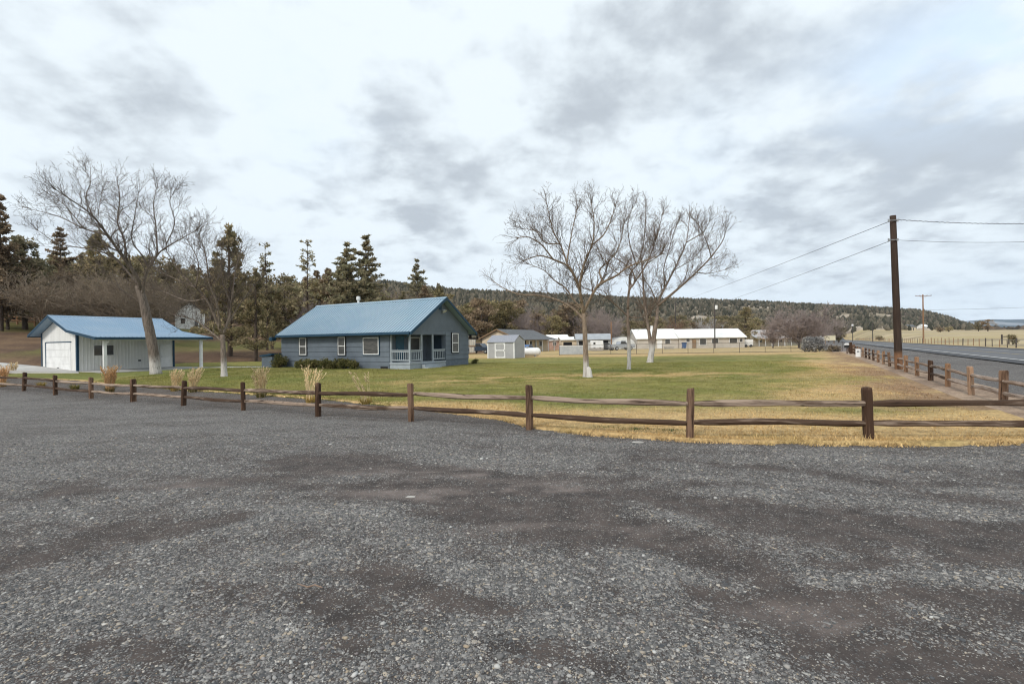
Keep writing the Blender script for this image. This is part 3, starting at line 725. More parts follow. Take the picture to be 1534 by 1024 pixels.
def garage():
    ox, oy = -33.46, 38.0; z0 = g(ox, oy)+.0
    T = thing('garage', 'white metal garage with blue roof reaching over a side carport on two posts', 'garage', (ox, oy, z0), R(60.3))
    Lx, Wy = 6.84, 6.8
    mb = MB(); mb.prism([(0,.12),(Wy,.12),(Wy,3.12),(Wy/2,4.32),(0,3.12)], 'x', 0, Lx)
    x = .12
    while x < Lx-.1:
        mb.hexa([(x-.035,-.001,.13),(x+.035,-.001,.13),(x+.02,-.03,.13),(x-.02,-.03,.13)], [(x-.035,-.001,3.1),(x+.035,-.001,3.1),(x+.02,-.03,3.1),(x-.02,-.03,3.1)])
        x += .228
    y = .25
    while y < Wy-.2:
        zt = 3.12+(1.2*(1-abs(y-Wy/2)/(Wy/2)))-.03; zb = 2.36 if .95 < y < 5.95 else .13
        mb.hexa([(-.001,y-.02,zb),(-.001,y+.02,zb),(-.012,y+.01,zb),(-.012,y-.01,zb)], [(-.001,y-.02,zt),(-.001,y+.02,zt),(-.012,y+.01,zt),(-.012,y-.01,zt)])
        y += .30
    mb.build('wall', CREAMW, T)
    box('foundation', mat('old_concrete', (.12,.13,.125), (.09,.10,.095), 2), T, .01, Lx-.01, .01, Wy-.01, -.5, .118)
    for q in ([(-.045, .10, -.045, -.032, .12, 3.2), (-.045, -.02, -.0325, .16, .12, 3.2)], [(-.045, -.02, Wy-.14, Wy+.04, .12, 3.15)], [(Lx-.14, Lx+.03, -.05, -.032, .12, 3.2)]):
        tr = MB()
        for b_ in q: tr.box(*b_)
        tr.build('corner_trim', NAVY, T)
    # overhead door
    dm = MB()
    for k in range(4): dm.box(-.035, .0, 1.08, 5.82, .12+.555*k, .12+.555*(k+1)-.014)
    d = dm.build('garage_door', WHITE, T)
    f = MB(); f.box(-.05, .0, 5.83, 5.98, .12, 2.40); f.box(-.05, 0, 1.0, 5.83, 2.345, 2.42); f.build('frame', NAVY, d)
    MB().box(-.07, -.036, 3.3, 3.6, .3, .34).build('handle', BLACK, d)
    # roof
    x0, x1, th = -.66, Lx+.66, .09
    prof = [(7.55, 3.0), (Wy/2, 4.5), (-.05, 3.27), (-4.9, 2.64)]
    rf = MB()
    for (a, za), (b, zb) in zip(prof[:-1], prof[1:]):
        rf.hexa([(x0,a,za-th),(x0,b,zb-th),(x0,b,zb),(x0,a,za)], [(x1,a,za-th),(x1,b,zb-th),(x1,b,zb),(x1,a,za)])
        x = x0+.04
        while x < x1:
            rf.hexa([(x-.035,a,za-.01),(x+.035,a,za-.01),(x+.02,a,za+.05),(x-.02,a,za+.05)], [(x-.035,b,zb-.01),(x+.035,b,zb-.01),(x+.02,b,zb+.05),(x-.02,b,zb+.05)])
            x += .28
    roof = rf.build('roof', ROOFG, T)
    MB().prism([(Wy/2-.2,4.44),(Wy/2,4.545),(Wy/2+.2,4.44)], 'x', x0-.01, x1+.01).build('ridge_cap', ROOFG, roof)
    fa = MB()
    for xx in ((x0-.035, x0-.004), (x1+.004, x1+.035)):
        for (a, za), (b, zb) in zip(prof[:-1], prof[1:]):
            fa.prism([(a,za-.17),(b,zb-.17),(b,zb+.02),(a,za+.02)], 'x', *xx)
    fa.box(x0, x1, -4.945, -4.905, 2.49, 2.655); fa.box(x0, x1, 7.555, 7.59, 2.84, 3.0)
    fa.build('fascia', NAVY, roof)
    box('beam', CREAMW, T, -.3, Lx+.35, -4.5, -4.3, 2.42, 2.60)
    for xx in (.08, Lx-.05):
        pm = MB(); pm.box(xx-.1, xx+.1, -4.5, -4.3, .12, 2.42); pm.build('post', WHITE, T, bevel=.01)
    for a, b in ((.98,1.62),(1.68,2.36)): window(T, 'y', -.03, a, b, 1.25, 2.12, sash=False, frame=CREAMW, glass=GLASS, fw=.05)
    dd = box('door', WHITE, T, 5.72, 6.52, -.05, -.02, .13, 2.1); MB().tube([(5.82,-.11,1.05),(5.82,-.04,1.05)], .03, 8).build('handle', STEEL, dd)
    MB().tube([(5.4,-.03,2.0),(5.4,-.14,2.0),(5.4,-.14,1.8)], .05, 6).build('wall_lamp', BLACK, T)
    MB().box(4.05, 4.25, -.06, -.03, .72, .84).build('outlet', BLACK, T)
    MB().tube([(.2,-4.35,2.35),(.2,-4.62,2.3)], [.05,.08], 8).build('wall_lamp', WHITE, T)
    M = Matrix.Translation((ox, oy, 0)) @ Matrix.Rotation(R(60.3), 4, 'Z')
    def W2(p): q = M @ Vector((p[0], p[1], 0)); return (q.x, q.y)
    slab('carport_slab', [W2(p) for p in ((-.1,-5.0),(7.3,-5.0),(7.3,0.0),(-.1,0.0))], .115)
    slab('driveway', [(q.x, q.y) for q in (gx(118,35.7), gx(117,38.1), gx(60,41.5), gx(-90,42.0), gx(-90,38.0))], .12)
    a = W2((7.32,-4.9)); b = W2((7.32,-3.5))
    c = gx(402, 41.3); d_ = gx(402, 42.9); e_ = gx(355, 41.3); f_ = gx(370, 43.4)
    slab('walkway', [a, (e_.x, e_.y), (c.x, c.y), (d_.x, d_.y), (f_.x, f_.y), b], .085)
garage()

def storage_shed():
    z0 = g(.24, 55)
    T = thing('garden_shed', 'small light grey storage shed with white framed double panel door', 'shed', (.24, 55, z0), R(66.5))
    GR = mat('grey_shed_siding', (.41,.408,.41), (.37,.368,.372), 1.5, rough=.6)
    RS = mat('grey_shingles', (.30,.31,.345), (.24,.25,.28), 8, rough=.8, bump=.4)
    mb = MB(); mb.prism([(0,.06),(3,.06),(3,2.06),(1.35,2.62),(0,1.9)], 'y', 0, 3.3)
    for k in range(9):
        z = .08+.2*k; mb.box(-.012, -.001, .06, 3.24, z, z+.19)
        mb.box(.06, 2.94, -.012, -.001, z, z+.19)
    mb.build('wall', GR, T)
    box('skid', BLACK, T, .05, 2.95, .05, 3.25, -.12, .058)
    rf = MB()
    for a, b in (((-.12,1.88),(1.35,2.68)), ((1.35,2.68),(3.12,2.06))):
        rf.hexa([(a[0],-.07,a[1]-.03),(b[0],-.07,b[1]-.03),(b[0],-.07,b[1]+.03),(a[0],-.07,a[1]+.03)], [(a[0],3.37,a[1]-.03),(b[0],3.37,b[1]-.03),(b[0],3.37,b[1]+.03),(a[0],3.37,a[1]+.03)])
    rf.build('roof', RS, T)
    for q in ([(-.025, .10, -.03, -.012, .06, 1.95), (-.03, -.012, -.0295, .10, .06, 1.9)], [(-.03, -.012, 3.2, 3.33, .06, 1.9)], [(2.9, 3.02, -.03, -.012, .06, 2.05)]):
        c = MB()
        for b_ in q: c.box(*b_)
        c.build('corner_trim', WHITE, T)
    y0, y1, z0_, z1 = 1.08, 2.40, .10, 1.82
    d = MB()
    for zz0, zz1 in ((z0_, z0_+.13), (.90, 1.04), (z1-.13, z1)): d.box(-.05, -.013, y0+.14, y1-.14, zz0, zz1)
    d.box(-.05, -.013, y0, y0+.14, z0_, z1); d.box(-.05, -.013, y1-.14, y1, z0_, z1)
    for a in (z0_+.13, 1.04):       # chamfered inner corners
        for yy, s in ((y0+.14, 1), (y1-.14, -1)):
            for zz, q in ((a, 1), (a+(.67 if a < 1 else .65), -1)):
                d.prism([(yy, zz), (yy+s*.12, zz), (yy, zz+q*.12)] if s*q > 0 else [(yy, zz), (yy, zz+q*.12), (yy+s*.12, zz)], 'x', -.049, -.014)
    dr = d.build('door', WHITE, T); MB().box(-.08, -.05, y0+.03, y0+.08, .9, 1.02).build('handle', BLACK, dr)
storage_shed()

def tank():
    p = gx(790, 60.5); T = thing('propane_tank', 'long white propane tank lying on legs beside the grey storage shed', 'propane tank', (p.x, p.y, p.z), R(6))
    n = 10; r = .50; L = 1.25
    pts = []; rad = []
    for i in range(n+1):
        th = math.pi/2*i/n; pts.append((-L-.42*math.cos(th), 0, .66)); rad.append(max(.01, r*math.sin(th)))
    for i in range(n+1):
        th = math.pi/2*(1-i/n); pts.append((L+.42*math.cos(th), 0, .66)); rad.append(max(.01, r*math.sin(th)))
    MB().tube(pts, rad, 24).build('tank_body', WHITE, T, smooth=True)
    for x in (-.95, .95):
        MB().box(x-.08, x+.08, -.35, .35, -.1, .3).build('leg', STEEL, T)
    MB().tube([(0,0,1.1),(0,0,1.28),(0,0,1.36)], [.2,.2,.08], 12).build('valve_cover', STEEL, T)
tank()

# simple far buildings: gabled boxes with roof, windows, doors
def gabled(name, label, cat, loc, rz, L, W, hw, hr, wall, roof, ov=.4, wins=(), doors=(), group=None, th=.14, posts=0, porch=0, extra=None, fasc=None):
    """ridge along local x; front is the long side at y = 0"""
    T = thing(name, label, cat, loc, rz, group)
    mb = MB(); mb.prism([(0,-.4),(W,-.4),(W,hw),(W/2,hr-.12),(0,hw)], 'x', 0, L); mb.build('wall', wall, T)
    sl_ = (hr-hw)/(W/2); prof = [(-ov-porch, hw-sl_*ov-(.18*porch)), (W/2, hr), (W+ov, hw-sl_*ov)]
    if porch: prof.insert(1, (-.1, hw+.02))
    rf = MB()
    for (a, za), (b, zb) in zip(prof[:-1], prof[1:]):
        rf.hexa([(-ov,a,za),(-ov,b,zb),(-ov,b,zb+th),(-ov,a,za+th)], [(L+ov,a,za),(L+ov,b,zb),(L+ov,b,zb+th),(L+ov,a,za+th)])
    r = rf.build('roof', roof, T)
    if fasc:
        for xx in ((-ov-.04,-ov-.004),(L+ov+.004,L+ov+.04)):
            f = MB()
            for (a, za), (b, zb) in zip(prof[:-1], prof[1:]): f.prism([(a,za-.06),(b,zb-.06),(b,zb+th+.02),(a,za+th+.02)], 'x', *xx)
            f.build('fascia', fasc, r)
    for i in range(posts):
        x = .1+(L-.2)*i/max(1, posts-1); box('post', WHITE, T, x-.07, x+.07, -porch-.07, -porch+.07, -.3, prof[0][1]+.02)
    for axis, plane, a0, a1, z0, z1, gl in wins: window(T, axis, plane, a0, a1, z0, z1, sash=False, glass=gl, out=-1)
    for a0, a1, z1, m in doors: box('door', m, T, a0, a1, -.04, -.002, 0, z1)  # also carries the near-black panels that paint the shade of open bays
    if extra: extra(T)
    return T
CREAM = mat('cream_siding', (.62,.53,.40), (.55,.46,.34), 2, rough=.7)
TANW = mat('tan_siding', (.52,.475,.42), (.46,.42,.365), .8, rough=.7)
OFFW = mat('offwhite_roof_metal', (.80,.80,.78), (.72,.72,.70), .6, rough=.45)
GREYR = mat('grey_shingle_roof', (.105,.11,.115), (.14,.145,.15), 2, rough=.85, bump=.3)
PINKW = mat('faded_pink_siding', (.40,.25,.20), (.46,.33,.27), 1.5)
DIMO = mat('painted_bay_shade', (.012,.012,.014), rough=.9)  # near-black colour painted in for the shade inside open bays
BROWNF = mat('brown_fascia', (.26,.17,.10), rough=.7)
p = gx(771, 92)
gabled('tan_house', 'cream house with grey shingle roof and porch behind the storage shed', 'house', p, R(60), 14, 7.2, 2.7, 4.25, CREAM, GREYR, .5, posts=6, porch=1.6, fasc=BROWNF,
       wins=[('y',0,1.5,2.7,1,2.1,GLASS),('y',0,5.5,7.0,.9,2.1,GLASS),('y',0,10,11.5,.9,2.1,GLASS)], doors=[(3.6,4.5,2.1,BLACK),(8.2,9.1,2.1,BLACK)])
p = gx(823, 112)
gabled('pink_cottage', 'small faded pink shed with pale roof right of the cream house', 'shed', p, R(10), 4.6, 4, 2.2, 3.3, PINKW, OFFW, .3, wins=[('y',0,.8,1.6,.9,1.8,GLASS)], doors=[(2.6,3.5,2.0,BLACK)])
p = gx(842, 108)
gabled('low_carport', 'long low cream outbuilding with one open bay shown by a shade-dark panel', 'outbuilding', p, R(3), 8.2, 5, 2.2, 2.75, CREAM, OFFW, .35, doors=[(.3,2.2,1.7,DIMO)])
p = gx(866, 104)
gabled('grey_barn', 'grey roofed open barn behind the largest whitewashed tree', 'barn', p, R(-3), 6.6, 5, 2.3, 3.3, mat('barn_siding', (.42,.42,.41), (.5,.5,.48), 1), mat('pale_grey_roof', (.36,.38,.40), (.30,.32,.34), 1, rough=.5), .5, doors=[(.2,1.0,1.9,DIMO),(4.3,6.3,1.9,DIMO)])  # both openings are flat panels with the inner shade painted on
p = gx(886, 96)
T = thing('camper_trailer', 'small white box trailer with one dark window beside the grey barn', 'trailer', p, 0)
MB().prism([(0,.45),(2.3,.45),(2.4,.7),(2.3,1.9),(.2,1.95),(0,1.7)], 'y', 0, 2).build('trailer_body', WHITE, T, bevel=.05); box('window', GLASS, T, .4, .8, -.02, .0, 1.2, 1.6)
for x in (.6, 1.7): MB().tube([(x,-.05,.32),(x,.2,.32)], .32, 12).build('wheel', BLACK, T)
# white hoop greenhouse
p = gx(914, 112); T = thing('hoop_greenhouse', 'white plastic covered hoop greenhouse left of the white roofed house', 'greenhouse', p, R(-4))
hp_ = [(3.0*math.cos(a), 2.7*math.sin(a)) for a in np.linspace(0, math.pi, 15)]
MB().prism([(x+3, z) for x, z in hp_], 'y', 0, 9).build('cover', mat('plastic_cover', (.70,.71,.70), (.58,.60,.60), .6, rough=.4), T, smooth=False)
fr = MB(); fr.box(2.5,3.5,-.06,-.005,0,1.9); fr.build('door', STEEL, T)
for k in range(4): MB().tube([(x*1.006+3, .02+2.98*k, z*1.006) for x, z in hp_], .04, 5).build('hoop', STEEL, T)

def white_house():
    p = gx(955, 110); 
    def ext(T):
        # second, longer wing to the right
        W, L0, L1, hw, hr = 8, 9.15, 23.6, 2.38, 4.15
        MB().prism([(-.55,-.4),(W-.6,-.4),(W-.6,hw),(W/2-.55,hr-.12),(-.55,hw)], 'x', L0+.02, L1).build('wall', TANW, T)
        rf = MB(); sl_ = (hr-hw)/(W/2); prof = [(-1.0, hw-sl_*.45), (W/2-.55, hr), (W, hw-sl_*.45)]
        for (a, za), (b, zb) in zip(prof[:-1], prof[1:]): rf.hexa([(L0-.2,a,za),(L0-.2,b,zb),(L0-.2,b,zb+.14),(L0-.2,a,za+.14)], [(L1+.4,a,za),(L1+.4,b,zb),(L1+.4,b,zb+.14),(L1+.4,a,za+.14)])
        rf.build('roof', OFFW, T)
        for a, b, c, d in ((10.6,11.5,1.3,2.2),(13.6,15.1,.6,2.1),(16.3,17.8,1.0,2.1),(20.2,22.0,1.0,2.1),(22.4,23.2,1.2,2.0)): window(T, 'y', -.56, a, b, c, d, sash=False)
        MB().tube([(4.2,3.4,4.0),(4.2,3.4,5.15)], .3, 8).build('chimney', WHITE, T)
        MB().box(12.0,12.7,-.95,-.58,0,1.9).build('downspout_cover', BROWNF, T)
    return gabled('white_roofed_house', 'long low tan house with bright white metal roof in two sections', 'house', p, R(0), 9.1, 8, 2.3, 4.3, TANW, OFFW, .4,
                  wins=[('y',0,2.6,3.4,.9,1.9,CURT),('y',0,6.1,7.3,1.0,2.1,CURT)], doors=[(4.4,5.5,2.0,WHITE)], extra=ext)
white_house()
p = gx(1114.5, 112)
T = thing('utility_trailer', 'small white box trailer against the right end of the white roofed house', 'trailer', p, 0)
MB().box(0.1,2.1,0,3,.4,1.75).build('trailer_body', WHITE, T, bevel=.06)
for x in (.5, 1.6): MB().tube([(x,-.05,.3),(x,.2,.3)], .3, 12).build('wheel', BLACK, T)
p = gx(1131, 125)
gabled('porch_house', 'small cream house with long porch half hidden by the purple grey tree', 'house', p, R(8), 9, 6, 2.3, 4.0, CREAM, mat('weathered_roof', (.40,.40,.41), (.34,.24,.17), .6), .5, posts=6, porch=1.5, wins=[('y',0,1,2,.9,1.9,GLASS),('y',0,4,5.2,.9,1.9,GLASS),('y',0,6.6,7.6,.9,1.9,GLASS)])
# houses up the slope to the left
p = gx(307, 92)
gabled('hillside_house', 'white house with steep gable on the grassy bank seen between bare trees', 'house', (p.x, p.y, p.z+.1), R(122.6), 6.2, 4.6, 2.9, 4.9, WHITE, GREYR, .35, wins=[('x',0,1.0,1.7,.0,1.5,GLASS),('x',0,3.0,3.8,.9,2.0,GLASS)], doors=[(2.6,3.4,2.1,BLACK)])
p = gx(424, 108)
gabled('grey_roofed_house', 'dull grey house with steep roof hidden in the trees above the blue house', 'house', (p.x, p.y, p.z), R(25), 6.5, 5, 3.4, 5.9, mat('dull_blue_siding', (.13,.15,.17), (.11,.13,.15), 1), GREYR, .4, wins=[('y',0,2,3,1.2,2.4,GLASS)])
for (px, d, L, h, lb) in ((1362,430,7,3.2,'small cream house at the foot of the far hill left of the crossarm pole'),(1384,440,6,3.4,'tiny white house at the foot of the far hill right of the crossarm pole'),
                      (1052,380,8,3,'small tan house partly hidden above the white roof'),(1176,520,9,4,'pale house high on the wooded hill above the purple grey tree')):
    p = gx(px, d); gabled('far_house', lb, 'house', (p.x, p.y, p.z-.2), R(rng.uniform(-20, 20)), L, 6, 3, 5, CREAM if 'cream' in lb or 'tan' in lb else WHITE, OFFW if 'white' in lb or 'pale' in lb else GREYR, .4, wins=[('y',0,1.5,2.7,1,2.2,GLASS)], doors=[(4,5,2.1,BLACK)])

# ------------------------------------------------------------------ vehicles and yard things
def vehicle(name, label, cat, loc, rz, paint, kind='pickup'):
    T = thing(name, label, cat, loc, rz)
    if kind == 'pickup':
        low = [(-2.6,.45),(2.55,.45),(2.65,.75),(2.55,1.02),(1.1,1.12),(-.55,1.12),(-2.6,1.1)]; cab = [(1.05,1.12),(.45,1.72),(-.6,1.74),(-.85,1.12)]
    else:
        low = [(-2.15,.4),(2.1,.4),(2.2,.65),(2.05,.9),(.9,1.0),(-1.5,1.02),(-2.2,.95)]; cab = [(1.0,1.0),(.3,1.45),(-.9,1.47),(-1.7,1.02)]
    MB().prism(low, 'y', -.9, .9).build('body', paint, T, bevel=.06)
    c = MB().prism(cab, 'y', -.78, .78).build('cabin', paint, T, bevel=.05)
    cx = sum(q[0] for q in cab)/4; cz = sum(q[1] for q in cab)/4
    wi = [(cx+(q[0]-cx)*.84, cz+.03+(q[1]-cz)*.72) for q in cab]
    MB().prism(wi, 'y', -.795, .795).build('window', GLASS, T)
    for x in (-1.6, 1.6) if kind == 'pickup' else (-1.35, 1.35):
        for y in (-.84, .84):
            wq = MB().tube([(x,y-.11,.36),(x,y+.11,.36)], .36, 16).build('wheel', BLACK, T); MB().tube([(x,y-.125,.36),(x,y+.125,.36)], .2, 12).build('rim', STEEL, wq)
    f = 2.62 if kind == 'pickup' else 2.16
    for y in (-.65, .65): MB().box(f-.06, f+.03, y-.14, y+.14, .72, .86).build('headlight', WHITE, T)
    return T
SILV = mat('silver_paint', (.42,.44,.47), rough=.25, spec=.6, metal=.4); DKB = mat('dark_blue_paint', (.03,.045,.07), rough=.25, spec=.6); BLU = mat('bright_blue_paint', (.03,.10,.26), rough=.3, spec=.6)
vehicle('parked_car', 'silver pickup truck parked in front of the white hoop greenhouse', 'pickup truck', gx(931, 98), R(20), SILV)
vehicle('parked_car', 'dark blue pickup parked between the blue house and the storage shed', 'pickup truck', gx(720, 84), R(-30), DKB)
vehicle('parked_car', 'bright blue car parked behind the white propane tank', 'car', gx(789, 76), R(70), BLU, 'car')
vehicle('parked_car', 'dark low car parked among clutter left of the brown wooden pole', 'car', gx(904, 100), R(170), mat('charcoal_paint', (.04,.042,.045), rough=.3, spec=.6), 'car')
CAGE = mat('cage_tank_plastic', (.62,.58,.50), (.52,.48,.41), 2, rough=.5)
for k, lb in enumerate(('white caged water tank at the bottom of the stack by the blue house', 'white caged water tank on top of the stack by the blue house')):
    p = gx(707.5, 84); T = thing('caged_tank', lb, 'water tank', (p.x, p.y, p.z+1.22*k), R(10), 'stacked caged tanks')
    box('tank_body', CAGE, T, -.5, .5, -.5, .5, .16, 1.12, .06)
    cg = MB()
    for q in (-.53, -.18, .18, .53):
        cg.tube([(q,-.54,.14),(q,-.54,1.18)], .018, 5); cg.tube([(-.54,q,.14),(-.54,q,1.18)], .018, 5); cg.tube([(.54,q,.14),(.54,q,1.18)], .018, 5)
    for z in (.4, .75, 1.16): cg.tube([(-.54,.54,z),(-.54,-.54,z),(.54,-.54,z),(.54,.54,z)], .018, 5)
    cg.build('cage', STEEL, T)
    pl = MB(); [pl.box(-.55, .55, y-.08, y+.08, 0, .13) for y in (-.45, 0, .45)]; pl.build('pallet', BROWNF, T)
p = gx(1025, 107); T = thing('refuse_bin', 'blue wheeled bin standing before the white roofed house', 'bin', p, R(10))
MB().hexa([(-.3,-.3,.05),(.3,-.3,.05),(.3,.3,.05),(-.3,.3,.05)], [(-.4,-.4,1.2),(.4,-.4,1.2),(.4,.4,1.2),(-.4,.4,1.2)]).build('bin_body', BLU, T, bevel=.03); MB().box(-.44,.44,-.46,.44,1.2,1.28).build('lid', BLU, T)
for x in (-.3, .3): MB().tube([(x-.05,.36,.15),(x+.05,.36,.15)], .15, 10).build('wheel', BLACK, T)
for k, (px, w_, h_, lb) in enumerate(((893, 2.6, .55, 'low stack of grey lumber left of the white camper trailer wheels'), (1002, 1.8, .5, 'low stack of grey lumber before the left part of the white roofed house'))):
    p = gx(px, 94+8*k); T = thing('lumber_stack', lb, 'lumber', p, R(4)); mb = MB()
    for j in range(4):
        for i in range(3): mb.box(-w_/2+rng.uniform(-.1,.1), w_/2+rng.uniform(-.1,.1), -.45+.3*i, -.2+.3*i, .02+h_/4*j, h_/4*(j+1))
    mb.build('lumber', mat('grey_lumber', (.30,.28,.26), (.40,.36,.31), 3), T)
# corrugated sheet screen
p = gx(838, 74); T = thing('sheet_screen', 'low pale grey sheet metal screen left of the largest whitewashed tree', 'fence', p, R(-2))
sm = MB()
for k in range(22): sm.hexa([(.16*k,0,-.1),(.16*k+.08,-.03,-.1),(.16*k+.16,0,-.1),(.16*k+.08,.0,-.1)], [(.16*k,0,1.15),(.16*k+.08,-.03,1.15),(.16*k+.16,0,1.15),(.16*k+.08,.0,1.15)])
sm.build('sheet', mat('zinc_sheet', (.38,.40,.42), (.46,.47,.47), 2, rough=.5), T); box('cap', WHITE, T, -.05, 3.6, -.05, .05, 1.15, 1.24)
for x in (0, 1.8, 3.5): box('post', STEEL, T, x-.04, x+.04, .01, .09, -.2, 1.14)
# ------------------------------------------------------------------ split rail fences
def wood(name, dark, pale, lo=.42, hi=.66):
    m, t, b = new_mat(name, .85, .2)
    tc = t.n('TexCoord'); oi = t.n('ObjectInfo')
    off = t.n('CombineXYZ', {0: t.math('MULTIPLY', oi.outputs['Random'], 37.0), 1: t.math('MULTIPLY', oi.outputs['Random'], 11.0)}).outputs[0]
    v = t.n('VectorMath', {0: tc.outputs['Object'], 1: off}, operation='ADD').outputs[0]
    g1 = t.n('Noise', {'Vector': t.n('Mapping', {0: v, 3: (1.6, 26, 26)}).outputs[0], 'Scale': 1.0, 'Detail': 6, 'Roughness': .65}).outputs[0]
    g2 = t.n('Noise', {'Vector': t.n('Mapping', {0: v, 3: (.8, 3, 3)}).outputs[0], 'Scale': 1.3, 'Detail': 4}).outputs[0]
    k = t.math('ADD', t.math('MULTIPLY', g1, .6), t.math('MULTIPLY', g2, .4))
    k = t.math('ADD', k, t.math('MULTIPLY_ADD', oi.outputs['Random'], .2, -.10))
    c = t.mix(t.ramp(k, lo, hi), c3(dark), c3(pale))
    knot = t.n('Voronoi', {'Vector': t.n('Mapping', {0: v, 3: (1, 3, 3)}).outputs[0], 'Scale': 2.6}).outputs['Distance']
    c = t.mix(t.math('MULTIPLY', t.math('SUBTRACT', 1.0, t.ramp(knot, .06, .16)), .8), c, (.018, .012, .009, 1))
    crack = t.ramp(g1, .33, .41)
    c = t.mix(t.math('SUBTRACT', 1.0, crack), c, (.022, .014, .010, 1))
    t.link(c, b.inputs['Base Color'])
    t.link(t.n('Bump', {'Strength': .8, 'Distance': .012, 'Height': g1}).outputs[0], b.inputs['Normal'])
    return m
POSTM = wood('stained_post_wood', (.058,.032,.020), (.22,.135,.088), .44, .62)
RAILM = wood('weathered_rail_wood', (.068,.041,.027), (.31,.235,.18), .44, .62)
PALEP = wood('pale_post_wood', (.27,.155,.09), (.36,.235,.155))
PALER = wood('silvered_rail_wood', (.24,.165,.12), (.42,.34,.285))
def post_mesh(T, x, y, h, m, lean=(0, 0), w_=(.105, .06), rz=0):
    """split post standing along its own local x (so the grain runs up it)"""
    mb = MB(); z = -.25; rings = []
    n = 7
    ax = [rng.uniform(.85, 1.1) for _ in range(8)]
    outline = [(-1,-.75),(-.3,-1.05),(.75,-.95),(1.02,-.2),(.8,.9),(-.1,1.05),(-.85,.8),(-1.05,.1)]
    zs = [z, .0, .15, .35*h, .6*h, .8*h, h-.02, h]
    for k, zz in enumerate(zs):
        s = 1.0 if k < len(zs)-1 else .86
        rings.append([(zz, o[0]*w_[0]*ax[i]*s*rng.uniform(.95, 1.05), o[1]*w_[1]*ax[i]*s*rng.uniform(.94, 1.06)) for i, o in enumerate(outline)])
    tl = rng.uniform(-.25, .25); rings[-1] = [(q[0]+q[1]*tl+rng.uniform(-.006, .006), q[1], q[2]) for q in rings[-1]]; rings[-2] = [(q[0]+q[1]*tl-.015, q[1], q[2]) for q in rings[-2]]
    vs = [p for r in rings for p in r]; N = 8; fs = []
    for k in range(len(rings)-1):
        for i in range(N): fs.append((k*N+i, k*N+(i+1) % N, (k+1)*N+(i+1) % N, (k+1)*N+i))
    fs.append(tuple((len(rings)-1)*N+i for i in range(N)))
    mb.add(vs, fs); o = mb.build('post', m, T)
    o.matrix_local = Matrix.Translation((x, y, g(x, y)-T.location.z)) @ Matrix.Rotation(lean[0], 4, 'X') @ Matrix.Rotation(lean[1], 4, 'Y') @ Matrix.Rotation(rz, 4, 'Z') @ Matrix(((0,0,1,0),(0,1,0,0),(1,0,0,0),(0,0,0,1)))
    for v in o.data.vertices: pass
    o.data.flip_normals()
    return o
def rail_mesh(T, a, b, m, r=.052):
    a = Vector(a); b = Vector(b); L = (b-a).length
    n = 11; prof = [(-1,-.5),(-.45,-.95),(.5,-.9),(1,-.3),(.6,.75),(-.2,1.0),(-.85,.45)]; N = len(prof)
    cy, cz, tw = 0, 0, rng.uniform(-.5, .5); vs = []
    sag = rng.gauss(0, .011); bow = rng.gauss(0, .015)
    ph = rng.uniform(0, 6)
    for k in range(n):
        t_ = k/(n-1); e = min(t_, 1-t_)*L
        s = .62+.38*min(1, e/.35)
        s *= 1+.1*math.sin(ph+t_*9)+rng.uniform(-.05, .05)
        tw += rng.gauss(0, .05); dz = sag*math.sin(math.pi*t_)+.010*math.sin(ph*2+t_*7); dy = bow*math.sin(math.pi*t_)
        for q in prof:
            y = q[0]*r*s*rng.uniform(.9, 1.1); z = q[1]*r*1.02*s*rng.uniform(.9, 1.1)
            vs.append((t_*L, dy+y*math.cos(tw)-z*math.sin(tw), dz+y*math.sin(tw)+z*math.cos(tw)))
    fs = [(k*N+i, k*N+(i+1) % N, (k+1)*N+(i+1) % N, (k+1)*N+i) for k in range(n-1) for i in range(N)]
    fs += [tuple(range(N))[::-1], tuple((n-1)*N+i for i in range(N))]
    o = MB().add(vs, fs).build('rail', m, T)
    q = (b-a).to_track_quat('X', 'Z')
    o.matrix_local = Matrix.Translation(a-T.location) @ q.to_matrix().to_4x4()
    return o
def rail_fence(label, pts, hs, pm, rm, widths, top=.72, low=.35, extra=.06):
    T = thing('rail_fence', label, 'fence')
    for i, (x, y) in enumerate(pts):
        h = hs[i] if hasattr(hs, '__len__') else hs*rng.uniform(.97, 1.04)
        post_mesh(T, x, y, h, pm(i), (rng.gauss(0, .022), rng.gauss(0, .026)), widths[i % len(widths)], rng.uniform(-.3, .3))
    for i in range(len(pts)-1):
        (x0, y0), (x1, y1) = pts[i], pts[i+1]
        h = hs[i] if hasattr(hs, '__len__') else hs
        d = Vector((x1-x0, y1-y0, 0)).normalized()*extra
        for f in (top, low):
            rail_mesh(T, (x0-d.x, y0-d.y, g(x0, y0)+h*f+rng.gauss(0, .012)), (x1+d.x, y1+d.y, g(x1, y1)+h*f+rng.gauss(0, .012)), rm(i))
    return T
FRONT = POSTS[:-2]+[(9.75, 7.85)]
rail_fence('dark brown two rail split wood fence between the gravel lot and the lawn', FRONT, [.92]*len(FRONT), lambda i: POSTM, lambda i: RAILM,
           [(.085,.06),(.08,.06),(.09,.055),(.075,.06),(.095,.06),(.085,.05),(.08,.06),(.09,.06),(.085,.065),(.09,.065),(.062,.055),(.10,.065)])
ROADSIDE = [rp(4.4, 7.85+2.6*k) for k in range(1, 22)]
rail_fence('weathered pale split rail fence running along the gravel road shoulder', [(9.75,7.85)]+ROADSIDE if False else ROADSIDE, .90,
           lambda i: (POSTM, PALEP, PALEP, POSTM, PALEP, PALEP, POSTM, POSTM, PALEP, PALEP, POSTM, PALEP)[(i+11) % 12] if i < 9 else (PALEP if rng.random() < .6 else POSTM),
           lambda i: PALER if i not in (3, 8) else RAILM, [(.085,.06),(.09,.065),(.08,.07)], low=.36)
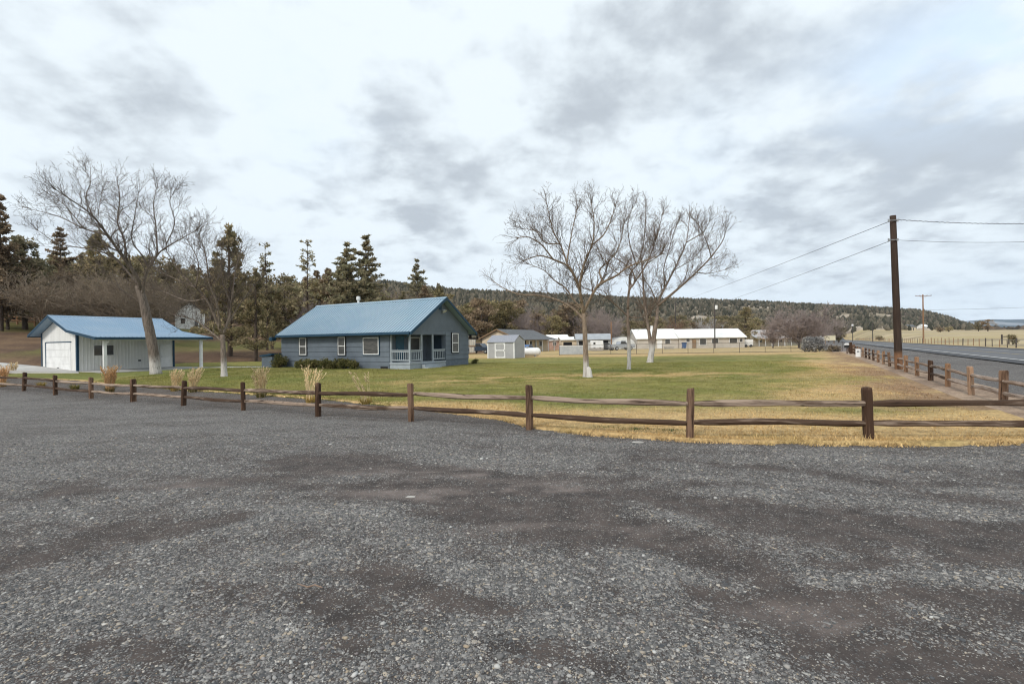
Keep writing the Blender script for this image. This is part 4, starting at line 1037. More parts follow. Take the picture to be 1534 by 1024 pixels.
# the corner bay that joins the two runs belongs to the front fence
for f in (.72, .34):
    a, b = FRONT[-1], ROADSIDE[0]; rail_mesh(bpy.data.objects['rail_fence'], (a[0], a[1], g(*a)+.92*f), (b[0], b[1], g(*b)+.9*f), PALER)

# white notice on the roadside fence, letter box, sign board
def on_fence(px, d): q = gx(px, d); return q
p = gx(1285.5, 47); T = thing('white_board', 'small white board leaning on the far end of the roadside fence', 'board', p, R(-20))
MB().box(-.2, .2, -.02, .02, .02, .78).build('board', WHITE, T, bevel=.01); MB().box(-.1, .1, -.026, -.019, .45, .6).build('mark', STEEL, T); MB().box(-.03,.03,.021,.06,-.2,.9).build('stake', BROWNF, T)
p = gx(1269, 57); T = thing('mailbox', 'dark mailbox with white rounded top on a post by the road', 'mailbox', p, R(59))
MB().box(-.05,.05,-.05,.05,-.2,.72).build('post', POSTM, T)
MB().prism([(-.26,.72),(.26,.72),(.26,1.02),(.18,1.02),(-.18,1.02),(-.26,1.02)], 'x', -.45, .45).build('box', BLACK, T)
MB().prism([(-.27,1.02),(.27,1.02),(.22,1.16),(.1,1.24),(-.1,1.24),(-.22,1.16)], 'x', -.47, .47).build('lid', WHITE, T)
for k, px in enumerate((1274.5, 1279)):
    p = gx(px, 56+k); T = tag(MB().box(-.1,.1,-.1,.1,-.2,1.35-.3*k).build('wooden_post', POSTM, None, loc=p), ('tall dark wooden post right beside the mailbox', 'shorter dark wooden post between the tall one and the roadside fence')[k], 'post')
SIGNY = mat('cream_sign_paint', (.62,.56,.40), (.55,.5,.36), 1)
p = gx(1243, 150); T = thing('sign_board', 'blank cream billboard on two posts beside the purple grey tree', 'sign', p, R(-25))
MB().box(-1.5,1.5,-.05,.05,1.0,2.6).build('board', SIGNY, T); 
for x in (-1.1, 1.1): MB().box(x-.08,x+.08,.055,.2,-.3,2.5).build('post', BROWNF, T)

# ------------------------------------------------------------------ poles and lines
def pole_wood(name, top, low):
    m, t, b = new_mat(name, .85, .2)
    tc = t.n('TexCoord'); z = t.n('SeparateXYZ', {0: tc.outputs['Object']}).outputs[2]
    g1 = t.n('Noise', {'Vector': t.n('Mapping', {0: tc.outputs['Object'], 3: (22, 22, 1.2)}).outputs[0], 'Scale': 1.0, 'Detail': 6}).outputs[0]
    nz = t.n('Noise', {'Vector': tc.outputs['Object'], 'Scale': 2.0, 'Detail': 3}).outputs[0]
    c = t.mix(t.ramp(t.math('ADD', z, t.math('MULTIPLY', nz, .6)), 1.1, 1.5), c3(low), c3(top))
    k = t.math('MULTIPLY_ADD', g1, 1.2, .4)
    t.link(t.mix(1.0, c, t.n('CombineColor', {0: k, 1: k, 2: k}).outputs[0], 'MULTIPLY'), b.inputs['Base Color'])
    t.link(t.n('Bump', {'Strength': .5, 'Distance': .02, 'Height': g1}).outputs[0], b.inputs['Normal'])
    return m
CREO = pole_wood('creosoted_pole', (.048,.032,.024), (.20,.105,.058)); TANP = pole_wood('tan_pole', (.24,.135,.075), (.27,.16,.09)); GREYP = pole_wood('grey_pole', (.07,.06,.055), (.09,.075,.065))
def pole(name, label, base, top, r0, r1, m, arm=0, arms_z=.3, group=None):
    T = thing(name, label, 'utility pole', base, 0, group)
    d = Vector(top)-Vector(base)
    MB().tube([d*(-.3/d.length), (0,0,0), d*.25, d*.5, d*.75, d], [r0*1.02, r0, r0*.75+r1*.25, (r0+r1)/2, r0*.25+r1*.75, r1], 14).build('shaft', m, T, smooth=True)
    if arm:
        c = d-Vector((0,0,arms_z)); dx = Vector((CR*.96, -.28, 0)).normalized()
        q = MB(); q.tube([c-dx*arm+Vector((0,-.2,0)), c+dx*arm+Vector((0,-.2,0))], .07, 4); q.tube([c-dx*arm*.5+Vector((0,-.2,0)), c-Vector((0,0,.6))], .025, 5); q.tube([c+dx*arm*.5+Vector((0,-.2,0)), c-Vector((0,0,.6))], .025, 5)
        q.build('crossarm', m, T)
        for k in (-.95, -.45, .45, .95):
            e = c+dx*arm*k+Vector((0,-.2,.06)); MB().tube([e, e+Vector((0,0,.08)), e+Vector((0,0,.2))], [.03,.07,.05], 8).build('insulator', GREYP, T)
    return T
base = gx(1346.5, 28.5); top = at(1337.5, 323, 28.3)
P1 = pole('utility_pole', 'tall dark brown utility pole leaning beside the roadside fence', base, top, .20, .155, CREO)
for py in (330, 359):
    hw_ = MB(); q = at(1338, py, 28.1)-base; hw_.tube([q+Vector((-.28,0,0)), q+Vector((.28,0,0))], .025, 6); hw_.tube([q+Vector((-.25,0,-.07)), q+Vector((-.25,0,.07))], .05, 8); hw_.tube([q+Vector((.25,0,-.07)), q+Vector((.25,0,.07))], .05, 8); hw_.build('insulator', STEEL, P1)
base2 = gx(1383.5, 140); pole('utility_pole', 'tan utility pole with one crossarm across the road', base2, at(1382.5, 441, 140), .20, .15, TANP, arm=1.9, arms_z=.4)
p = gx(1071, 106); P3 = pole('utility_pole', 'thin grey pole in front of the white metal roof', p, at(1070.5, 455, 106), .14, .11, GREYP)
MB().tube([at(1073,463,105.7)-p, at(1073,457,105.7)-p], .28, 10).build('transformer', WHITE, P3)
p = gx(916, 101); pole('utility_pole', 'bare tan wooden pole behind the thin whitewashed tree', p, at(915.5, 482, 101), .13, .10, TANP)
p = gx(1012, 140); pole('utility_pole', 'distant pole hidden among the branches of the right hand bare tree', p, at(1012, 452, 140), .15, .12, GREYP)
p = gx(1277.5, 215); q = pole('lamp_pole', 'small dark lamp pole with pale head left of the tall leaning pole', p, at(1277, 487, 215), .16, .12, GREYP)
MB().tube([at(1277,488,214.8)-p, at(1277,485.5,214.8)-p], [.45,.3], 8).build('lamp', WHITE, q)
p = gx(1307.5, 180); pole('utility_pole', 'short dark pole at the road edge left of the tall leaning pole', p, at(1307, 483, 180), .15, .12, GREYP)
p5 = gx(1830, 27); pole('utility_pole', 'next dark utility pole along the line outside the picture', p5, p5+Vector((0,0,9)), .19, .15, CREO)
WIRE = mat('line_wire', (.05,.05,.055), rough=.6); THICK = mat('bundled_cable', (.025,.025,.028), (.10,.10,.10), 5, rough=.6)
def wire(label, a, b, sag, r=.016, m=WIRE, twist=False):
    a = Vector(a); b = Vector(b); n = 30; pts = []
    for k in range(n+1):
        t_ = k/n; p = a.lerp(b, t_); p.z -= sag*4*t_*(1-t_); pts.append(p-a)
    o = MB().tube(pts, r, 5).build('power_line', m, None, loc=a); tag(o, label, 'power line')
    if twist:
        n = 400; o2 = MB()
        o2.tube([(b-a)*(k/n)+Vector((0,0,-sag*4*(k/n)*(1-k/n)))+Vector((0,.03*math.cos(k*.9),.03*math.sin(k*.9))) for k in range(n+1)], r*.8, 4); o2.build('strand', m, o)
wire('upper line from the leaning pole to the left behind the bare trees', at(1333,331.5,28.1), at(1012,453,140), .25, .015)
wire('lower line from the leaning pole to the thin grey pole', at(1333,361,28.1), at(1070,456,106), .2, .014)
wire('upper thick twisted line from the leaning pole out to the right', at(1344,329,28.1), (p5.x,p5.y,p5.z+8.55), .45, .011, THICK, True)
wire('lower thin line from the leaning pole out to the right', at(1344,359.5,28.1), (p5.x,p5.y,p5.z+7.75), .45, .010)
wire('faint line from the crossarm pole to the right over the field', at(1384,464,140), at(1640,455,140), .3, .03)

# chain link fence behind the lawn
def chain_link():
    T = thing('chain_link_fence', 'long grey chain link fence behind the lawn before the white roofed house', 'fence')
    pts = [gx(px, 69+.0*px) for px in np.linspace(838, 1262, 12)]
    h = 1.35
    for p in pts: MB().tube([(p.x,p.y,p.z-.2),(p.x,p.y,p.z+h+.03)], .032, 6).build('post', GREYP, T)
    a, b = pts[0], pts[-1]
    MB().tube([(q.x,q.y,q.z+h) for q in pts], .022, 5).build('top_rail', GREYP, T)
    MB().tube([(q.x,q.y-.03,q.z+.02) for q in pts], .03, 5).build('bottom_rail', GREYP, T)
    L = b.x-a.x; zb = a.z; n = int((L+h)/.11); V = []; Fq = []
    r = .0035
    for s in (1, -1):
        for k in range(n):
            x0 = k*.11-(h if s > 0 else 0); x1 = x0+h if s > 0 else x0; x0_ = x0 if s > 0 else x0+h
            lo = (x0_, 0.05); hi = (x1 if s > 0 else x0, h)
            if min(lo[0], hi[0]) < 0 or max(lo[0], hi[0]) > L: continue
            i = len(V); V += [(lo[0]-r, .0, lo[1]), (lo[0]+r, .0, lo[1]), (hi[0]+r, .0, hi[1]), (hi[0]-r, .0, hi[1])]; Fq.append((i, i+1, i+2, i+3))
    V = np.array(V); V[:, 0] += a.x; V[:, 1] += a.y; V[:, 2] += G(V[:, 0], V[:, 1])
    mesh_np('wire_mesh', V, Fq, STEEL, T)
chain_link()
# ranch fence across the road
def ranch():
    T = thing('ranch_fence', 'wire ranch fence on many thin brown posts across the road', 'fence')
    ys = np.linspace(62, 330, 84); pts = []
    for k, y in enumerate(ys):
        x, yy = rp(27.0, y); z = g(x, yy); pts.append((x, yy, z+1.15)); hh = rng.uniform(1.15, 1.5)
        MB().tube([(x,yy,z-.3),(x+rng.gauss(0,.04),yy,z+hh)], .06 if k % 4 else .09, 5).build('post', TANP if rng.random() < .6 else GREYP, T)
    for dz in (0, -.35, -.7): MB().tube([(q[0],q[1],q[2]+dz) for q in pts], .012, 3).build('wire', STEEL, T)
ranch()
p0 = Vector((*rp(28.2, 106), 0)); p0 = gx(1501, 104); T = thing('brace_frame', 'dark wooden cross braced fence frame across the road', 'fence frame', p0, R(0))
for x in (0, 1.45): MB().box(x-.1,x+.1,-.1,.1,-.3,2.0).build('post', GREYP, T)
MB().box(.101,1.349,-.08,.08,1.45,1.65).build('crossbar', GREYP, T)
# rail fence on the bank
T = thing('paddock_fence', 'weathered board fence on the bank behind the garage', 'fence')
pp = [gx(px, 74) for px in (-60,-30,0,26,52)]
for q in pp: MB().box(q.x-.08,q.x+.08,q.y-.08,q.y+.08,q.z-.3,q.z+1.3).build('post', TANP, T)
for f in (.55, 1.05):
    for q, r_ in zip(pp[:-1], pp[1:]): MB().tube([(q.x,q.y-.1,q.z+f),(r_.x,r_.y-.1,r_.z+f)], .09, 4).build('rail', TANP, T)

# rocks and a twig on the lot edge
for px, py, s, lb in ((955,665,.07,'flat white rock in the gravel at the lawn edge'),(1386,667,.048,'round grey white rock at the lawn edge right of the nearest post'),(615,748,.036,'flat pale stone alone on a bare dirt patch')):
    c = gp(px, py); mb = MB(); vs = []; n = 9
    for j, (zz, rr) in enumerate(((0,.95),(.35,1),(.62,.75),(.72,.35))):
        for k in range(n): a = 2*math.pi*k/n; q = rr*s*rng.uniform(.82, 1.12); vs.append((1.5*q*math.cos(a), q*math.sin(a), zz*s*(.3 if 'flat' in lb else .9)))
    fs = [(j*n+k, j*n+(k+1) % n, (j+1)*n+(k+1) % n, (j+1)*n+k) for j in range(3) for k in range(n)]+[tuple(3*n+k for k in range(n))]
    tag(mb.add(vs, fs).build('rock', mat('pale_rock', (.47,.45,.42), (.36,.34,.31), 12, bump=.5), None, loc=(c.x, c.y, c.z+.03)), lb, 'rock')
c = gp(483, 890); tag(MB().tube([(0,0,.05),(-.06,.02,.06),(-.1,.0,.055),(-.2,.06,.05)], [.004,.006,.006,.003], 5).build('twig', PALER, None, loc=c), 'small bare twig lying on the gravel', 'twig')
# ------------------------------------------------------------------ trees
def seg_mesh(S, n=3):
    """S: rows of x0 y0 z0 x1 y1 z1 r0 r1 -> prisms"""
    S = np.asarray(S, float); a = S[:, :3]; b = S[:, 3:6]; t_ = b-a; t_ /= np.maximum(np.linalg.norm(t_, axis=1, keepdims=True), 1e-9)
    ref = np.where(np.abs(t_[:, 2:3]) < .8, np.array([[0,0,1.]]), np.array([[1.,0,0]]))
    u = np.cross(t_, ref); u /= np.linalg.norm(u, axis=1, keepdims=True); v = np.cross(t_, u)
    V = np.zeros((len(S), 2*n, 3))
    for k in range(n):
        th = 2*math.pi*k/n; o = u*math.cos(th)+v*math.sin(th)
        V[:, k] = a+o*S[:, 6:7]; V[:, n+k] = b+o*S[:, 7:8]
    f = np.array([(k, (k+1) % n, n+(k+1) % n, n+k) for k in range(n)])
    return V.reshape(-1, 3), (f[None]+2*n*np.arange(len(S))[:, None, None]).reshape(-1, 4)
def grow(out, p, d, L, r, lev, rg, up=.05, step=.22, wig=.2, kids=1.0, rmin=.0035, spread=(.45, .95)):
    n = max(2, int(L/step)); st = L/n; x, y, z = p; dx, dy, dz = d
    for i in range(n):
        dx += rg.gauss(0, wig); dy += rg.gauss(0, wig); dz += rg.gauss(0, wig*.8)+up
        m = math.sqrt(dx*dx+dy*dy+dz*dz); dx /= m; dy /= m; dz /= m
        r0 = max(rmin, r*(1-.75*i/n)); r1 = max(rmin*.8, r*(1-.75*(i+1)/n))
        nx, ny, nz = x+dx*st, y+dy*st, z+dz*st
        out.append((x, y, z, nx, ny, nz, r0, r1)); x, y, z = nx, ny, nz
        if lev > 0:
            q = kids*(.9 if i else .35)
            while q > 0:
                if rg.random() < q:
                    a = rg.uniform(*spread); ex, ey, ez = rg.gauss(0, 1), rg.gauss(0, 1), rg.gauss(0, 1)
                    dp = ex*dx+ey*dy+ez*dz; ex -= dp*dx; ey -= dp*dy; ez -= dp*dz; mm = math.sqrt(ex*ex+ey*ey+ez*ez)+1e-9
                    ca, sa = math.cos(a), math.sin(a)
                    cd = (dx*ca+ex/mm*sa, dy*ca+ey/mm*sa, dz*ca+ez/mm*sa+.08)
                    grow(out, (x, y, z), cd, L*rg.uniform(.32, .62)*(1-.35*i/n), r1*.62, lev-1, rg, up, step*.85, wig*1.05, kids, rmin, spread)
                q -= 1
def smooth_path(pts, k=4):
    pts = [Vector(p) for p in pts]; out = []
    for i in range(len(pts)-1):
        p0 = pts[max(i-1, 0)]; p1 = pts[i]; p2 = pts[i+1]; p3 = pts[min(i+2, len(pts)-1)]
        for j in range(k):
            t_ = j/k; out.append(.5*((2*p1)+(p2-p0)*t_+(2*p0-5*p1+4*p2-p3)*t_*t_+(3*p1-p0-3*p2+p3)*t_**3))
    out.append(pts[-1]); return out
def bark(name, col, col2, wash):
    m, t, b = new_mat(name, .9, .15)
    tc = t.n('TexCoord'); z = t.n('SeparateXYZ', {0: tc.outputs['Object']}).outputs[2]
    g1 = t.n('Noise', {'Vector': t.n('Mapping', {0: tc.outputs['Object'], 3: (14, 14, 2.2)}).outputs[0], 'Scale': 1.0, 'Detail': 6, 'Roughness': .65}).outputs[0]
    nz = t.n('Noise', {'Vector': tc.outputs['Object'], 'Scale': 3.5, 'Detail': 4}).outputs[0]
    c = t.mix(t.ramp(g1, .38, .62), c3(col2), c3(col))
    if wash:
        k = t.math('SUBTRACT', 1.0, t.ramp(t.math('ADD', z, t.math('MULTIPLY_ADD', nz, .5, -.25)), wash-.45, wash+.35))
        k = t.math('MULTIPLY', k, t.math('MULTIPLY_ADD', t.ramp(g1, .28, .55), .65, .25))
        c = t.mix(k, c, (.53,.505,.475,1))
    t.link(c, b.inputs['Base Color'])
    t.link(t.n('Bump', {'Strength': .9, 'Distance': .03, 'Height': g1}).outputs[0], b.inputs['Normal'])
    return m
TWIG = mat('twig_bark', (.115,.082,.06), (.16,.118,.088), 3, rough=.9)
TWIGD = mat('grey_twig_bark', (.10,.08,.065), (.14,.112,.09), 3, rough=.9)
def big_tree(label, bpx, d, conv, trunk, limbs, r_base, wash, seed, twig=TWIG, lim=1.0, barkc=((.31,.24,.18), (.17,.125,.09)), dens=1.0, size=1.0, flare=1.35, stump=None, rtop=.6):
    rg = random.Random(seed); b0 = gx(bpx, d); b0.z -= .02
    T = thing('bare_tree', label, 'tree', b0, 0)
    def W(q, off=0.0): return at(*conv(*q), d+off)-b0
    segs = []; mb = MB()
    tp = [W(q) for q in trunk]; tp[0] = Vector((0, 0, -.1))
    pth = smooth_path(tp); n = len(pth)
    rad = [r_base*(1-(1-rtop)*i/(n-1)) for i in range(n)]; rad[0] *= flare; rad[1] *= 1+(flare-1)*.35
    mb.tube(pth, rad, 12, jit=.05, rng=rg)
    starts = []
    for li, (pts, r0, r1) in enumerate(limbs):
        k = rg.choice((-1, 1))*rg.uniform(.1, .5)
        acc = 0; P = []; last = None
        a0 = W(pts[0])
        # start depth: attach to the nearest point already built
        best = min(pth+starts, key=lambda q: (q-a0).x**2*4+(q-a0).z**2*4+(q-a0).y**2*.2)
        off0 = best.y
        for q in pts:
            w_ = W(q)
            if last is not None: acc += math.hypot(w_.x-last.x, w_.z-last.z)
            last = w_; P.append(W(q, off0+k*acc))
        P[0] = best.copy() if (best-P[0]).length < .6 else P[0]
        sp = smooth_path(P); m = len(sp)
        rr = [max(.008, lim*(r0+(r1-r0)*(i/(m-1))**.8)) for i in range(m)]
        mb.tube(sp, rr, 7, jit=.04, rng=rg)
        starts += sp[:int(m*.7)]
        tot = sum((sp[i+1]-sp[i]).length for i in range(m-1)); acc = 0; nxt = tot*.22
        for i in range(m-1):
            sg = sp[i+1]-sp[i]; l = sg.length; tdir = sg.normalized()
            while nxt <= acc+l:
                f = nxt/tot; pos = sp[i]+tdir*(nxt-acc)
                e = Vector((rg.gauss(0, 1), rg.gauss(0, 1), rg.gauss(0, 1)+.35)); e -= tdir*e.dot(tdir); e.normalize()
                dr = (tdir*rg.uniform(.55, 1.1)+e*rg.uniform(.5, 1)+Vector((0,0,.28))).normalized()
                Lb = size*rg.uniform(.7, 1.9)*(1.15-.55*f)
                grow(segs, tuple(pos), tuple(dr), Lb, max(.014, (r0+(r1-r0)*f)*.42), 3, rg, up=.06, step=.19*size, kids=1.4, rmin=.0056*d/30)
                nxt += rg.uniform(.16, .30)*size/dens
            acc += l
        # the limb's tip carries on as a spray
        for _ in range(6):
            dr = ((sp[-1]-sp[-2]).normalized()+Vector((rg.gauss(0,.25), rg.gauss(0,.25), rg.gauss(0,.25)+.1))).normalized()
            grow(segs, tuple(sp[-1]), tuple(dr), size*rg.uniform(.55, 1.0), max(.014, r1*.8), 3, rg, up=.06, step=.18*size, kids=1.4, rmin=.0056*d/30)
    if stump:
        q = W(stump[0]); q.z = 0; h = stump[1]
        MB().tube([(q.x,q.y-.25,-.1),(q.x,q.y-.25,.12),(q.x-.02,q.y-.23,h*.6),(q.x-.04,q.y-.2,h*.9),(q.x-.06,q.y-.18,h)], [stump[2]*1.15,stump[2],stump[2]*.85,stump[2]*.68,stump[2]*.3], 10, jit=.06, rng=rg).build('root_stump', bark('stump_bark', (.60,.57,.53), (.50,.47,.43), 0), T, smooth=True)
    mb.build('trunk', bark('bark_%d' % seed, barkc[0], barkc[1], wash), T, smooth=True)
    V, Fq = seg_mesh(segs); mesh_np('crown', V, Fq, twig, T)
    return T, len(segs)
c7 = lambda X, Y: (700+X/3.2, 260+Y/3.2)
c7b = lambda X, Y: (700+X/3.2, 260+Y/3.2) if Y > 640 else (700+(560+(X-560)*.93)/3.2, 260+(640+(Y-640)*.935)/3.2)
c1 = lambda X, Y: (X/2.56, 220+Y/2.56)
c1b = lambda X, Y: (X/2.56, 220+Y/2.56) if Y > 560 else ((550+(X-550)*.92)/2.56, 220+(560+(Y-560)*.89)/2.56)
big_tree('largest bare tree on the lawn, whitewashed trunk with a pale stump at its foot', 878, 25.3, c7b,
    [(572,978),(568,880),(565,790),(560,700),(557,655)],
    [([(556,700),(505,645),(430,606),(330,580),(230,574),(150,545),(90,505)], .075, .018),
     ([(552,670),(535,545),(500,462),(470,425),(400,395),(330,376),(255,400)], .085, .02),
     ([(500,462),(478,430),(445,335),(402,250),(370,130)], .06, .016),
     ([(545,620),(538,545),(545,480),(570,390),(602,320),(612,215),(598,110)], .085, .016),
     ([(562,660),(600,580),(640,522),(720,482),(790,432),(870,402),(935,380)], .09, .02),
     ([(640,522),(640,450),(690,402),(740,330),(765,210)], .055, .016),
     ([(540,640),(505,600),(462,540),(402,498),(352,450),(275,420)], .055, .015),
     ([(470,425),(482,340),(500,240),(520,150)], .05, .015), ([(400,395),(340,320),(270,280),(225,285)], .04, .014), ([(602,320),(660,270),(700,190),(720,130)], .045, .014),
     ([(445,335),(360,310),(310,250),(250,240)], .035, .012), ([(720,482),(700,440),(650,380)], .03, .012)],
    .155, .95, 11, dens=1.15, size=.9, stump=((583,978), .62, .155))
big_tree('thin bare tree with white painted trunk between the two larger ones', 942, 31, c7,
    [(775,948),(776,880),(774,790),(770,700),(770,650)],
    [([(770,680),(735,650),(690,610),(620,570),(560,548)], .06, .015), ([(771,640),(776,560),(802,520),(792,470),(740,422),(700,400)], .09, .02),
     ([(802,520),(860,432),(900,330),(935,200)], .06, .016), ([(780,560),(782,480),(822,420),(850,300),(855,170)], .06, .016),
     ([(778,690),(830,690),(880,650),(905,600)], .05, .014), ([(822,420),(780,340),(770,240),(790,170)], .04, .014), ([(860,432),(930,380),(970,300)], .04, .014), ([(690,610),(650,560),(600,560)], .03, .012)],
    .135, 2.0, 12, dens=1.1, size=1.0, barkc=((.22,.165,.13), (.11,.085,.066)))
big_tree('bare tree farthest right on the lawn with forked whitewashed trunk', 973, 40.5, c7,
    [(874,912),(884,850),(892,800),(900,745),(910,690)],
    [([(884,850),(868,740),(850,620),(842,500),(836,420)], .17, .05), ([(905,700),(918,610),(960,522),(1002,440),(1050,330),(1065,215)], .14, .02),
     ([(915,620),(1010,552),(1080,490),(1150,420),(1220,330),(1240,270)], .12, .018), ([(960,522),(942,460),(962,380),(1000,250)], .06, .016),
     ([(915,620),(880,552),(832,490),(790,442)], .06, .016), ([(1080,490),(1160,478),(1235,460)], .05, .014), ([(1050,330),(1130,280),(1160,230)], .05, .014), ([(1150,420),(1150,330),(1110,250)], .05, .014), ([(838,440),(880,390),(900,300)], .05, .014), ([(1002,440),(1080,410),(1130,350)], .04, .014)],
    .26, 1.6, 13, dens=1.0, size=1.25, barkc=((.25,.19,.15), (.12,.095,.075)))
big_tree('leaning bare tree with thick pale trunk in front of the garage', 234, 33.6, c1b,
    [(600,872),(586,770),(562,650),(548,590),(532,530)],
    [([(540,560),(522,490),(462,402),(402,312),(342,232),(282,182),(190,120)], .18, .025), ([(500,450),(470,332),(442,252),(452,150),(440,80)], .10, .02),
     ([(550,580),(562,470),(582,438),(622,380),(702,330),(770,290)], .13, .02), ([(582,438),(546,400),(502,330),(515,220),(530,130)], .08, .018), ([(622,380),(602,280),(592,180),(605,110)], .08, .018),
     ([(402,312),(300,282),(200,232),(85,200)], .08, .018), ([(528,520),(432,412),(332,372),(202,350),(110,290)], .10, .018), ([(342,232),(310,150),(330,80),(310,40)], .06, .016),
     ([(645,350),(680,260),(660,170),(670,140)], .05, .016), ([(545,600),(480,560),(425,520),(330,500)], .06, .014), ([(462,402),(380,340),(360,240),(380,120)], .06, .016), ([(300,282),(220,180),(150,130)], .05, .015)],
    .33, 1.15, 14, twig=TWIGD, dens=1.15, size=1.3, barkc=((.21,.17,.14), (.10,.082,.067)), flare=1.3, rtop=.68, lim=.75)
big_tree('smaller spreading bare tree with whitewashed trunk left of the walkway', 336, 30.5, c1,
    [(861,882),(858,820),(855,760),(853,720)],
    [([(850,745),(800,702),(742,662),(670,645)], .07, .016), ([(850,720),(802,602),(752,540),(690,482),(640,400)], .10, .016), ([(856,720),(880,652),(892,560),(902,480),(925,390)], .10, .016),
     ([(852,700),(832,602),(802,520),(790,420),(765,340)], .08, .016), ([(860,710),(920,602),(975,530)], .06, .014), ([(802,602),(720,590),(640,560),(590,545)], .05, .014), ([(885,600),(850,500),(850,400)], .05, .014), ([(752,540),(760,440),(720,360)], .05, .014), ([(752,540),(660,500),(600,470)], .04, .014)],
    .19, 1.0, 15, twig=TWIGD, dens=1.7, size=1.2, barkc=((.25,.20,.165), (.125,.10,.08)))

# ---- background tree kinds: one of each is built, then copied
def foliage(name, c1_, c2_):
    m, t, b = new_mat(name, .9, .12)
    oi = t.n('ObjectInfo'); ri = t.n('NewGeometry').outputs['Random Per Island']
    nz = t.n('Noise', {'Vector': t.n('TexCoord').outputs['Object'], 'Scale': .7, 'Detail': 3}).outputs[0]
    c = t.mix(t.ramp(t.math('ADD', nz, t.math('MULTIPLY_ADD', ri, .3, -.15)), .35, .65), c3(c1_), c3(c2_))
    k = t.math('MULTIPLY', t.math('MULTIPLY_ADD', ri, .9, .65), t.math('MULTIPLY_ADD', oi.outputs['Random'], .5, .85))
    t.link(t.mix(1.0, c, t.n('CombineColor', {0: k, 1: k, 2: k}).outputs[0], 'MULTIPLY'), b.inputs['Base Color'])
    cc = b.inputs['Base Color'].links[0].from_socket
    tr = t.n('BsdfTranslucent'); t.link(cc, tr.inputs[0])
    mx = t.n('MixShader', {0: .42}); t.link(b.outputs[0], mx.inputs[1]); t.link(tr.outputs[0], mx.inputs[2]); t.link(mx.outputs[0], m.node_tree.nodes['Material Output'].inputs[0])
    return m
OLIV = foliage('juniper_foliage', (.19,.17,.09), (.27,.215,.13)); DARKG = foliage('dark_conifer_foliage', (.225,.215,.13), (.31,.265,.17)); BRNG = foliage('brown_olive_foliage', (.20,.155,.10), (.27,.20,.135)); OLIL = foliage('light_olive_foliage', (.19,.165,.08), (.26,.21,.115))
BARKD = bark('dark_bark', (.10,.075,.058), (.055,.042,.034), 0)
def sprays(C, Rr, N, size, rg, flat=.5):
    """N three-cornered sprays scattered through clumps C (k,3) of radius Rr (k,)"""
    k = rg.integers(0, len(C), N); d = rg.normal(size=(N, 3)); d /= np.linalg.norm(d, axis=1, keepdims=True)
    rad = Rr[k]*rg.random(N)**.45
    P = C[k]+d*rad[:, None]*np.array([1, 1, .75])
    ax = d+.9*rg.normal(size=(N, 3)); ax[:, 2] += .35; ax /= np.linalg.norm(ax, axis=1, keepdims=True)
    sd = np.cross(ax, rg.normal(size=(N, 3))); sd /= np.linalg.norm(sd, axis=1, keepdims=True)
    s = size*(.5+rg.random(N))[:, None]
    V = np.stack([P-sd*s*.42, P+sd*s*.42, P+ax*s*1.15], 1)
    return V.reshape(-1, 3), np.arange(3*N).reshape(-1, 3)
